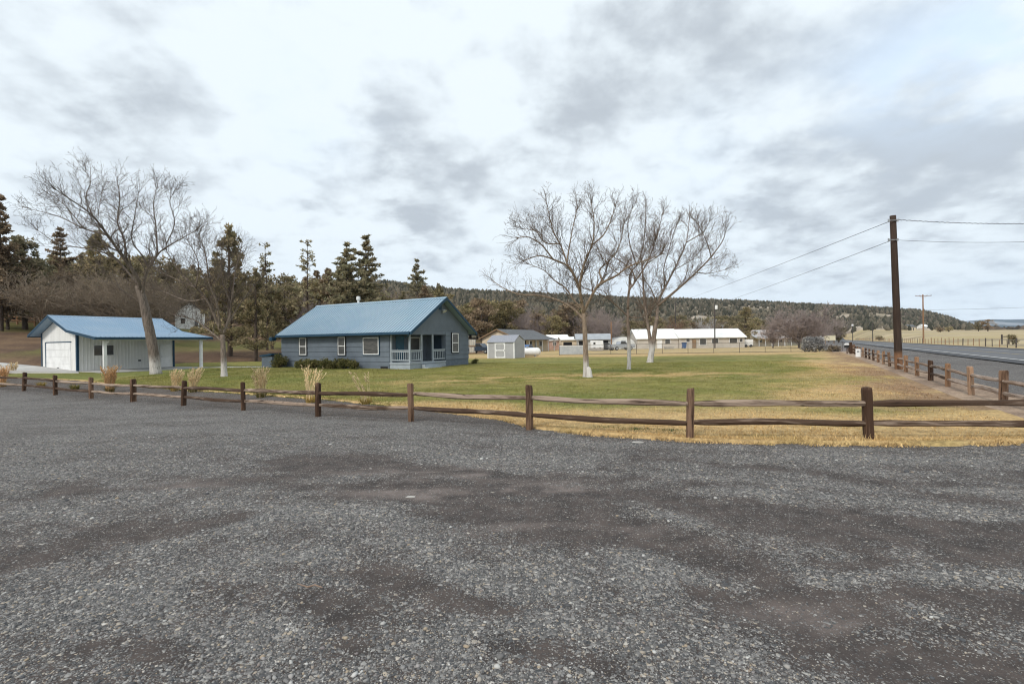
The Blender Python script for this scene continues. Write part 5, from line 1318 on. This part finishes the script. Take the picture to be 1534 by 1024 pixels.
def conifer(kind, seed):
    rg = np.random.default_rng(seed); r2 = random.Random(seed); S = []; C = []; Rr = []
    if kind == 'cone':           # bushy cone with a jagged outline, 11 m
        H = 11; S += [(0,0,-.3,0,0,6,.24,.15),(0,0,6,0,0,10.8,.15,.03)]
        for _ in range(85):
            f = r2.random()**1.15; z = 1.4+9.4*f; a = r2.uniform(0, 6.28); L = (2.5*(1-f)**.8+.15)*r2.uniform(.45, 1.12)
            C.append((L*math.cos(a), L*math.sin(a), z+.25*L)); Rr.append(r2.uniform(.28, .62)*(1.1-.5*f)); S.append((0,0,z-.2,*C[-1],.04,.015))
        for k in range(4): C.append((r2.gauss(0,.12), r2.gauss(0,.12), 9.6+.45*k)); Rr.append(.22)
        N, size = 4200, .25
    elif kind == 'juniper':        # broad irregular crown, 10 m
        for _ in range(44):
            h = r2.uniform(.08, 1)**.85; w_ = 3.1*math.sin(math.pi*min(1, .14+.86*(1-h)**.8))*(.75+.5*r2.random()); a = r2.uniform(0, 6.28); q = w_*r2.random()**.5
            C.append((q*math.cos(a), q*math.sin(a), .8+8.6*h)); Rr.append(r2.uniform(.55, 1.15))
        N, size = 3000, .34; H = 10
        for c in C[::3]: S.append((0, 0, c[2]*.45, c[0]*.85, c[1]*.85, c[2], .06, .02))
        S.append((0, 0, -.3, .1, 0, 5, .26, .16)); S.append((.1, 0, 5, 0, 0, 9, .16, .04))
    elif kind == 'spire':        # upright open conifer with upturned branch ends, 14 m
        H = 14; S += [(0,0,-.3,0,0,7,.20,.12),(0,0,7,0,0,13.8,.12,.02)]
        z = 2.2
        while z < 13.7:
            f = (z-2)/12; n = r2.choice((4, 5, 6)) if f < .55 else r2.choice((2, 3, 3, 4)) if f < .85 else 2
            for k in range(n):
                a = r2.uniform(0, 6.28); L = (3.0*(1-f)**.95+.22)*r2.uniform(.3, 1.3)
                e = (L*math.cos(a), L*math.sin(a), z+L*r2.uniform(.0, .5)+r2.uniform(-.3, .5)); S.append((0,0,z,e[0]*.6,e[1]*.6,z+L*.05,.05,.03)); S.append((e[0]*.6,e[1]*.6,z+L*.05,*e,.03,.015))
                for j in range(4):
                    t_ = .28+.24*j; C.append((e[0]*t_, e[1]*t_, z+L*.05+(e[2]-z)*max(0, t_-.35)+.15)); Rr.append(.12+.24*(1-f)*r2.uniform(.5, 1.2))
            z += r2.uniform(.25, .8)
        C.append((0,0,13.6)); Rr.append(.16); N, size = 6500, .24
    elif kind == 'dense':        # rounded dark pine, 12 m
        H = 12
        for _ in range(60):
            h = r2.uniform(.18, 1); w_ = 3.4*(1-abs(h-.42)/.62)**.7*(.7+.5*r2.random()) if abs(h-.42) < .6 else .6; a = r2.uniform(0, 6.28); q = w_*r2.random()**.45
            C.append((q*math.cos(a), q*math.sin(a), 12*h-.3)); Rr.append(r2.uniform(.35, .85))
            S.append((0,0,max(1.5,12*h-1.6),q*math.cos(a)*.8,q*math.sin(a)*.8,12*h-.4,.06,.02))
        S += [(0,0,-.3,0,.1,6,.30,.2),(0,.1,6,0,0,11.6,.2,.04)]; N, size = 4600, .27
    elif kind == 'scraggly':     # thin half dead top, 12 m
        H = 12; S += [(0,0,-.3,.1,0,6,.15,.08),(.1,0,6,-.1,0,12,.08,.015)]
        for _ in range(95):
            z = 3+8.8*r2.random()**1.2; a = r2.uniform(0, 6.28); L = r2.uniform(.4, 1.7)*(1.2-z/14)
            e = (L*math.cos(a), L*math.sin(a), z+.4*L); S.append((0,0,z,*e,.035,.012))
            if r2.random() < .85-.4*(z > 9.5): C.append(e); Rr.append(r2.uniform(.08, .25))
        N, size = 1500, .16
    C = np.array(C); Rr = np.array(Rr)
    V, Fq = sprays(C, Rr, N, size, rg)
    return V, Fq, S, H
def make_kind(name, label, cat, crown_mat, V, F, S, group, trunk_mat=BARKD, n=5):
    T = thing(name, label, cat, (0,0,0), 0, group)
    tv, tf = seg_mesh(S, n); mesh_np('trunk', tv, tf, trunk_mat, T)
    mesh_np('crown', V, F, crown_mat, T)
    return T
def bare_kind(name, label, group, seed, H, crown_mat, base_r=.16, spread=1.0, stems=7, kids=.95, rmin=.011):
    rg = random.Random(seed); S = []; tr = [(0,0,-.3,0,0,H*.16,base_r,base_r*.8)]
    for k in range(stems):
        a = 6.28*k/stems+rg.uniform(-.4, .4); t_ = rg.uniform(.25, .75)*spread
        grow(S, (0,0,H*rg.uniform(.08,.2)), (math.cos(a)*t_, math.sin(a)*t_, 1), H*rg.uniform(.6, .85), base_r*.55, 3, rg, up=.03, step=H*.04, wig=.15, kids=kids, rmin=rmin, spread=(.4,1.0))
    S = np.array(S); kz = H/max(S[:, 5].max(), S[:, 2].max()); S[:, :6] *= kz
    V, F = seg_mesh(S)
    T = thing(name, label, 'tree', (0,0,0), 0, group); tv, tf = seg_mesh(tr, 6); mesh_np('trunk', tv, tf, BARKD, T); mesh_np('crown', V, F, crown_mat, T)
    return T
PURP = mat('purple_brown_twigs', (.25,.20,.185), (.31,.255,.235), 1.2, rough=.95, var=.15); REDT = mat('red_brown_twigs', (.205,.160,.118), (.26,.21,.155), 1.2, rough=.95, var=.2); PALET = mat('frosty_twigs', (.40,.40,.40), (.5,.5,.5), 1, rough=.9)
G1 = 'junipers and pines of the wood behind the houses'; G2 = 'leafless trees of the wood behind the houses'
KINDS = {}
def K(key, H, obj): KINDS[key] = [obj, H, False]
for key, kind, mt_, sd, lb in (('j1','juniper',OLIV,1,'olive green juniper in the wood on the slope behind the houses'),('j2','juniper',BRNG,2,'brownish juniper in the wood on the slope behind the houses'),('j3','juniper',OLIL,3,'light olive juniper in the wood on the slope behind the houses'),
                     ('s1','spire',DARKG,4,'dark upright conifer rising out of the wood behind the houses'),('s2','spire',BRNG,5,'brownish upright conifer in the wood behind the houses'),('d1','dense',DARKG,6,'dark rounded pine in the grove behind the garage'),('d2','dense',OLIV,7,'olive rounded pine in the wood behind the houses'),('c1','cone',OLIV,9,'bushy cone shaped conifer in the wood behind the houses'),('c2','cone',BRNG,10,'brownish cone shaped conifer in the wood behind the houses'),('x1','scraggly',DARKG,8,'thin half dead conifer standing above the wood')):
    V, Fq, S, H = conifer(kind, sd); K(key, H, make_kind('conifer_tree', lb, 'tree', mt_, V, Fq, S, G1))
K('b1', 9, bare_kind('leafless_tree', 'leafless red brown tree in the grove behind the garage', 'leafless trees behind the garage', 21, 9, REDT, kids=.95, rmin=.014))
K('b2', 9, bare_kind('leafless_tree', 'leafless grey brown tree in the wood behind the houses', G2, 22, 9, PURP, kids=.95, rmin=.015))
K('b3', 8, bare_kind('leafless_tree', 'leafless brown shrubby tree in the wood behind the houses', G2, 23, 8, REDT, spread=1.5, stems=8, kids=.85, rmin=.015))
def plant(key, px, d, h, label=None, group=None, wide=1.0, zoff=-.1):
    k = KINDS[key]; o = k[0]
    if k[2]: o = copy_tree(k[0])
    k[2] = True
    p = gx(px, d); s = h/k[1]; o.location = (p.x, p.y, p.z+zoff); o.scale = (s*wide, s*wide, s); o.rotation_euler = (0, 0, rng.uniform(0, 6.28))
    if label: o['label'] = label
    elif k[0]['label'] != o['label']: o['label'] = k[0]['label']
    if group: o['group'] = group
    return o
def top_h(px, py, d): return at(px, py, d).z-gx(px, d).z
KL = {k: v[0]['label'] for k, v in KINDS.items()}
KG = {k: v[0]['group'] for k, v in KINDS.items()}
def fill(key, px, d, h, wide=1.0):
    if 248 < px < 322 and d < 104 and not (key[0] == 'b' and 300 < px): return
    return plant(key, px, d, h, KL[key], KG[key], wide)
# trees one can point at
for key, px, d, ytop, lb, wd in (
        ('s2',2,64,292,'tall dark conifer at the left edge of the picture',1.0), ('d1',38,68,352,'dark pine with a stout bare trunk left of the garage',1.1), ('s2',92,78,340,'dark pine rising behind the garage gable',1.05), ('c1',150,76,347,'dark pine behind the middle of the garage roof',1.1),
        ('c1',345,58,338,'bushy dark green conifer right of the smaller bare tree',.92), ('c1',384,56,402,'dark conifer with two pale trunks at the foot of the bank',.9), ('x1',400,66,362,'thin dark conifer pointing up left of the blue house',1.0), ('x1',462,74,358,'scraggly half dead conifer above the left end of the blue roof',1.1),
        ('s1',521,82,360,'left one of the two tall open conifers above the blue roof',1.3), ('s1',550,84,350,'right taller one of the two tall open conifers above the blue roof',1.3), ('s1',626,120,386,'lone slim conifer above the ridge right of the tall pair',1.15),
        ('j1',408,68,430,'olive juniper just left of the blue house with its trunk in view',1.0),
        ('d2',1117,118,459,'dense dark olive tree right of the white metal roof',1.25), ('j1',1256,170,487,'small dark conifer beside the cream billboard',.9),
        ('j2',1480,330,478,'reddish brown thicket tree below the right end of the hill',1.5),('j1',1466,340,480,'dark bushy tree left of the reddish thicket below the hill end',1.3)):
    plant(key, px, d, top_h(px, ytop, d), lb, None, wd)
for o in COL.objects:
    pass
# the grove behind the garage
r3 = random.Random(5)
for k in range(17):
    px = -70+22*k+r3.uniform(-8, 8); d = r3.uniform(62, 78); fill(r3.choice(('b1','b1','b1')), px, d, top_h(px, r3.uniform(388, 425), d), 1.3)
for k in range(22):
    px = -90+17*k+r3.uniform(-8, 8); d = r3.uniform(78, 108); fill(r3.choice(('d1','j1','c1','j1','j2','c1')), px, d, top_h(px, r3.uniform(378, 412), d), 1.3)
# behind and right of the blue house
for k in range(32):
    px = 395+8.6*k+r3.uniform(-8, 8); d = r3.uniform(84, 125); fill(r3.choice(('j1','j2','j3','c2','b2','b3','c2','c1')), px, d, top_h(px, r3.uniform(412, 438)+max(0, px-600)*.12, d), 1.15)
for k in range(75):
    px = -60+9.8*k+r3.uniform(-8, 8); d = r3.uniform(130, 235); fill(r3.choice(('j1','c1','s2','c2','s1','c1')), px, d, r3.uniform(8, 13), 1.0)
for k in range(46):
    px = 640+5.6*k+r3.uniform(-6, 6); d = r3.uniform(122, 165); fill(r3.choice(('j1','j2','j3','b2','c2','b3','j3','c2')), px, d, top_h(px, r3.uniform(444, 474)+max(0, px-800)*.12, d), 1.15)
for k in range(44):
    px = 900+8.2*k+r3.uniform(-8, 8); d = r3.uniform(150, 270); fill(r3.choice(('j1','j2','b2','b3','j2')), px, d, top_h(px, r3.uniform(470, 486), d), 1.3)
for k in range(26):
    px = 236+11.4*k+r3.uniform(-6, 6); d = r3.uniform(104, 150); fill(r3.choice(('c1','c2','s2','j1','c2')), px, d, top_h(px, r3.uniform(396, 428), d), 1.15)
# special leafless ones
def single_bare(label, px, d, ytop, seed, mt_, stems=8, kids=.8, rmin=.014, spread=1.2, wide=1.0, base_r=.14):
    h = top_h(px, ytop, d); T = bare_kind('leafless_tree', label, None, seed, h, mt_, base_r, spread, stems, kids, rmin)
    p = gx(px, d); T.location = (p.x, p.y, p.z-.1); T.scale = (wide, wide, 1); return T
single_bare('big rounded purple grey leafless tree right of the porch house', 1197, 95, 450, 31, PURP, 16, 1.0, .021, 1.7, 1.15, .2)
single_bare('lower pale grey leafless tree left of the big purple grey one', 1158, 100, 470, 32, PURP, 9, .9, .017, 1.2)
single_bare('frosty white leafless tree above the white metal roof', 1060, 135, 468, 33, PALET, 7, .5, .025, 1.0)
single_bare('wide grey brown leafless tree behind the grey roofed barn', 905, 118, 458, 34, PURP, 11, .9, .018, 1.4, 1.2, .2)
single_bare('rust red leafless tree behind the left part of the white metal roof', 1008, 128, 470, 35, mat('rust_twigs', (.19,.105,.07), (.22,.14,.10), 1), 8, .75, .016, 1.3)
# dry grey bush at the fence corner
def shrub(name, label, loc, w_, h, m, n, seed, size=.1, group=None, stems=True, open_=1.0):
    rg = np.random.default_rng(seed); T = thing(name, label, 'shrub', loc, rg.uniform(0, 6), group)
    C = []; Rr = []
    for _ in range(18):
        a = rg.uniform(0, 6.28); q = rg.random()**.5*.62; z = rg.random()
        C.append((w_/2*q*math.cos(a), w_/2*q*math.sin(a), h*(.22+.6*z*(1-.5*q*q)))); Rr.append(.26*min(w_, h*1.3)*rg.uniform(.7, 1.2))
    V, Fq = sprays(np.array(C), np.array(Rr), n, size, rg); V[:, 2] = np.maximum(V[:, 2], .02)
    mesh_np('foliage', V, Fq, m, T)
    S = [(0,0,-.1,c[0]*.8,c[1]*.8,c[2],.014*h+.004,.006) for c in C]
    tv, tf = seg_mesh(S, 4); mesh_np('stem', tv, tf, BARKD, T)
    return T
SAGEB = foliage('grey_sage_foliage', (.24,.235,.23), (.34,.33,.32)); HEDGE = foliage('low_hedge_foliage', (.10,.105,.038), (.17,.145,.06))
p = gx(1221, 66); shrub('dry_bush', 'large dry silver grey bush at the corner of the chain link fence', p, 3.6, 2.1, SAGEB, 2600, 41, .2)
S = []; rg_ = random.Random(3)
p = gx(1240, 67)
shrub('dry_bush', 'low brown dead brush heap beside the silver grey bush', gx(1247, 68), 3.4, .8, foliage('dead_brush', (.16,.13,.10), (.24,.19,.13)), 900, 42, .2)
shrub('field_bush', 'dark green bush standing by the ranch fence near the right edge', gx(1517, 98), 2.0, 2.2, OLIV, 700, 43, .2)
shrub('field_bush', 'small dark round bush alone in the far field left of the tall pole', gx(1318, 230), 3.4, 2.4, OLIV, 300, 44, .4)
shrub('field_bush', 'grey bush pair member on the left in the far field right of the crossarm pole', gx(1409, 330), 6, 4.0, BRNG, 300, 45, .6)
shrub('field_bush', 'dark bush pair member on the right in the far field right of the crossarm pole', gx(1421, 335), 6, 4.0, OLIV, 300, 46, .6)
# shrubs at the house front
HM = Matrix.Translation((-7.25, 35.0, 0)) @ Matrix.Rotation(R(61.6), 4, 'Z')
def hp(x, y): q = HM @ Vector((x, y, 0)); return Vector((q.x, q.y, g(q.x, q.y)))
shrub('clipped_shrub', 'tallest clipped shrub at the left corner of the blue house', hp(-.75, 12.95), 1.3, 1.25, HEDGE, 1500, 51, .1)
for k, (y, w_, h) in enumerate(((10.2,1.5,.85),(8.9,1.5,.75),(7.7,1.4,.85),(6.6,1.5,.8),(5.6,1.4,.9),(4.7,1.1,.75))):
    shrub('low_shrub', 'low olive shrub in the row under the long wall windows, %s' % ('at its left end','second from its left end','third from its left end','third from its right end','second from its right end','at its right end')[k], hp(-.8, y), w_, h, HEDGE, 1100, 52+k, .1, 'row of low shrubs along the blue house')
shrub('low_shrub', 'tiny dark shrub alone at the right corner of the blue house', gx(712, 42.5), .9, .5, HEDGE, 300, 60, .1)
# ornamental grasses in the bed
def blade_mat(name, a, b): return foliage(name, a, b)
TANG = blade_mat('tan_grass_stems', (.56,.44,.26), (.68,.55,.36)); ORNG = blade_mat('orange_grass_stems', (.47,.30,.15), (.56,.39,.22)); YELG = blade_mat('yellow_grass_leaves', (.26,.20,.055), (.36,.26,.09)); GRNG = blade_mat('green_grass_leaves', (.095,.10,.032), (.16,.14,.05))
def grass_clump(label, px, d, h, lean, n_stem, stem_m, base_m, seed, base_h=.42, plume=.16, wid=.16):
    rg = random.Random(seed); p = gx(px, d); T = thing('ornamental_grass', label, 'grass clump', (p.x, p.y, p.z), 0, 'ornamental grasses in the bed by the fence')
    def blades_(n, hh, hs, sp, w_, pl, m, name):
        V = []; Fc = []
        for _ in range(n):
            a = rg.uniform(0, 6.28); b0 = rg.random()**.5*wid; x0, y0 = b0*math.cos(a), b0*math.sin(a)
            L = hh*rg.uniform(1-hs, 1.0); o = sp*rg.uniform(.2, 1.0)*L; a2 = a+rg.gauss(0, .5)
            pts = []
            for k in range(5):
                t_ = k/4; pts.append((x0+o*t_**1.8*math.cos(a2)+lean*L*t_**2, y0+o*t_**1.8*math.sin(a2), L*(t_-.12*t_**3*(1+sp))))
            sx, sy = -math.sin(a2+rg.uniform(-1, 1)), math.cos(a2)
            for k in range(4):
                w0 = w_*(1-.75*k/4); w1 = w_*(1-.75*(k+1)/4); i = len(V); A, B = pts[k], pts[k+1]
                V += [(A[0]-sx*w0, A[1]-sy*w0, A[2]), (A[0]+sx*w0, A[1]+sy*w0, A[2]), (B[0]+sx*w1, B[1]+sy*w1, B[2]), (B[0]-sx*w1, B[1]-sy*w1, B[2])]; Fc.append((i, i+1, i+2, i+3))
            if pl:
                e = pts[-1]; f = pts[-2]; dv = Vector(e)-Vector(f); dv.normalize()
                for j in range(9):
                    q = Vector(e)+dv*(rg.uniform(-pl, .03)); w2 = Vector((rg.gauss(0,1), rg.gauss(0,1), rg.gauss(0,.5)+.3)).normalized(); i = len(V)
                    s2 = dv.cross(w2)*.009; q2 = q+w2*.04+dv*.06; V += [tuple(q-s2), tuple(q+s2), tuple(q2+s2), tuple(q2-s2)]; Fc.append((i, i+1, i+2, i+3))
        mesh_np(name, V, Fc, m, T)
    blades_(int(n_stem*1.3), h*1.25, .5, .20, .008, plume, stem_m, 'plumes')
    blades_(220, base_h, .5, .8, .008, 0, base_m, 'leaves')
    return T
gd = lambda px, ybase, dd=0: None
for i, (px, py, h, n, sm_, bm_, lean, bh, lb) in enumerate((
        (165,588,1.15,120,ORNG,GRNG,0,.42,'upright orange grass clump with dark green base before the carport post'),
        (262,586,.95,70,TANG,YELG,.15,.40,'pale plumed grass clump just left of the fence post it hides behind'),
        (289,588,1.05,75,TANG,GRNG,.12,.40,'pale plumed grass clump with green base right of the fence post'),
        (391,596,1.12,75,TANG,GRNG,0,.42,'tall pale grass clump with green base near the fence middle'),
        (466,604,1.3,36,TANG,YELG,.10,.40,'sparse drooping plume grass beside a dark fence post'),
        (549,606,1.05,16,TANG,YELG,-.18,.32,'small sparse golden grass clump rightmost in the bed'),
        (3,578,1.05,110,ORNG,YELG,0,.4,'orange brown grass clump at the left edge of the picture'),
        (62,579,.30,30,YELG,YELG,0,.34,'low rounded yellow grass mound between the two leftmost posts'),
        (112,584,.42,30,YELG,GRNG,0,.36,'low yellow green grass mound left of the orange clump'),
        (20,560,.8,60,TANG,YELG,0,.3,'pale dry grass clump beside the driveway'))):
    p = gp(px, py, 60)
    d = p.y if i == 9 else min(p.y, 26)
    grass_clump(lb, px, d, h, lean, n, sm_, bm_, 70+i, bh, .2 if sm_ is TANG else .28 if sm_ is ORNG else 0)

# ---- far wooded hill: one mass
def hill_wood():
    rg = np.random.default_rng(9)
    M = 34000
    px = rg.uniform(-260, 1470, M); dmin = np.interp(px, [-200, 300, 640, 900, 1240, 1470], [230, 250, 210, 250, 400, 440])
    d = dmin+(np.interp(px, [-200, 640, 900, 1240, 1470], [480, 680, 860, 930, 950])-dmin)*rg.random(M)**.8
    u = (px-767)/F_PX; x = u*d; z = G(x, d)
    e = fbm(x*.016, d*.012, 21); e2 = fbm(x*.05, d*.05, 25)
    thin = np.interp(px, [600, 950, 1240, 1400], [.30, .36, .43, .44])
    keep = ((e*.6+e2*.4) > thin) & (rg.random(M) < np.interp(px, [300, 1000, 1470], [.5, .62, .75])) & (z > 5)
    px, d, x, z = px[keep], d[keep], x[keep], z[keep]; N = len(x)
    h = rg.uniform(3.2, 7.5, N)*(.8+.25*rg.random(N)); wd = h*rg.uniform(.26, .42, N)
    n = 7
    V = np.zeros((N, n*3+1, 3)); fr = [(0.02, .75), (.35, 1.0), (.7, .62)]
    a0 = rg.random(N)*6.28
    for j, (zz, rr) in enumerate(fr):
        for k in range(n):
            q = wd*rr*rg.uniform(.6, 1.25, N); a = a0+6.283*k/n
            V[:, j*n+k] = np.stack([x+q*np.cos(a), d+q*np.sin(a), z+h*(zz+rg.uniform(-.06, .08, N))-.3], -1)
    V[:, 3*n] = np.stack([x+rg.normal(size=N)*.1, d, z+h], -1)
    F = []
    for j in range(2):
        for k in range(n): F += [(j*n+k, j*n+(k+1) % n, (j+1)*n+(k+1) % n), (j*n+k, (j+1)*n+(k+1) % n, (j+1)*n+k)]
    for k in range(n): F.append((2*n+k, 2*n+(k+1) % n, 3*n))
    F = (np.array(F)[None]+(3*n+1)*np.arange(N)[:, None, None]).reshape(-1, 3)
    o = mesh_np('hillside_wood', V.reshape(-1, 3), F, foliage('hill_juniper', (.085,.085,.06), (.135,.115,.085))); tag(o, kind='stuff'); o['label'] = 'dark junipers covering the far hill'
    # pale rocks between them
    M = 700; px = rg.uniform(1020, 1440, M); d = rg.uniform(430, 850, M); x = (px-767)/F_PX*d; z = G(x, d); keep = fbm(x*.02, d*.02, 77) > .56
    x, d, z = x[keep], d[keep], z[keep]; mb = MB()
    for a, b, c in zip(x, d, z):
        s = rg.uniform(1.2, 3.2); w_ = s*rg.uniform(1.2, 2.5); mb.hexa([(a-w_,b-s,c-1),(a+w_,b-s,c-1),(a+w_,b+s,c-1),(a-w_,b+s,c-1)], [(a-w_*.6,b-s*.5,c+s*.6),(a+w_*.7,b-s*.5,c+s*.5),(a+w_*.5,b+s*.5,c+s*.7),(a-w_*.6,b+s*.6,c+s*.6)])
    o = mb.build('hill_rocks', mat('pale_outcrop', (.42,.36,.29), (.33,.28,.22), .2)); tag(o, kind='stuff'); o['label'] = 'pale rock outcrops scattered on the far hill'
hill_wood()
# scrub on the plain beyond the field
def plain_scrub():
    rg = np.random.default_rng(19); M = 2600
    px = rg.uniform(1330, 1700, M); d = np.exp(rg.uniform(math.log(480), math.log(2600), M)); x = (px-767)/F_PX*d; z = G(x, d)
    keep = fbm(x*.006, d*.004, 88) > .45; x, d, z = x[keep], d[keep], z[keep]; N = len(x)
    h = rg.uniform(1.5, 5, N); w_ = h*rg.uniform(.6, 1.6, N); a = rg.random((N, 5))*6.28
    V = np.zeros((N, 6, 3))
    for k in range(5): V[:, k] = np.stack([x+w_*np.cos(1.257*k), d+w_*np.sin(1.257*k), z+h*.1*rg.random(N)], -1)
    V[:, 5] = np.stack([x, d, z+h], -1)
    F = (np.array([(k, (k+1) % 5, 5) for k in range(5)])[None]+6*np.arange(N)[:, None, None]).reshape(-1, 3)
    o = mesh_np('plain_scrub', V.reshape(-1, 3), F, foliage('plain_scrub_foliage', (.10,.085,.065), (.16,.12,.09))); tag(o, kind='stuff'); o['label'] = 'low brown scrub dotted over the distant plain'
plain_scrub()
# far mountain
def mountain():
    prof = [(1300,486),(1400,484),(1440,481.5),(1462,479.5),(1485,478),(1510,478.5),(1534,478),(1580,476),(1640,479),(1720,474),(1900,478),(2200,484)]
    n = 220; px = np.linspace(1300, 2200, n); py = np.interp(px, *zip(*prof))
    D = 5600.0; V = []
    rows = 16
    for j in range(rows):
        f = j/(rows-1); d = D-2600*(1-f)
        for k in range(n):
            a, b = ray(px[k], py[k]); zt = EYE+b*D; rough = fbm(np.array([k*.09]), np.array([j*.35]), 5)[0]-.5
            V.append((a*d, d, 18+(zt-18)*(f**1.6)*(1+.3*rough*(1-f))))
    F = [(j*n+k, j*n+k+1, (j+1)*n+k+1, (j+1)*n+k) for j in range(rows-1) for k in range(n-1)]
    top = len(V); V += [(v[0]*1.12, v[1]+700, -60) for v in V[(rows-1)*n:rows*n]]
    F += [((rows-1)*n+k, (rows-1)*n+k+1, top+k+1, top+k) for k in range(n-1)]
    o = mesh_np('mountain', V, F, mat('mountain_forest', (.045,.058,.06), (.24,.25,.26), .0011, rough=1, lohi=(.55,.62)), smooth=True); tag(o, kind='structure')
mountain()
# air
hz = MB().box(-5200, 9000, -60, 7600, -70, 700).build('haze', bpy.data.materials.new('haze_air')); tag(hz, kind='stuff'); hz['label'] = 'thin bluish air between the eye and the mountains'
hm = bpy.data.materials['haze_air']; hm.use_nodes = True; hm.node_tree.nodes.clear()
ht = NT(hm.node_tree); ou = ht.n('OutputMaterial'); pvn = ht.n('VolumePrincipled', {'Color': (.62,.78,1,1), 'Density': .00005, 'Anisotropy': .0})
ht.link(pvn.outputs[0], ou.inputs['Volume'])
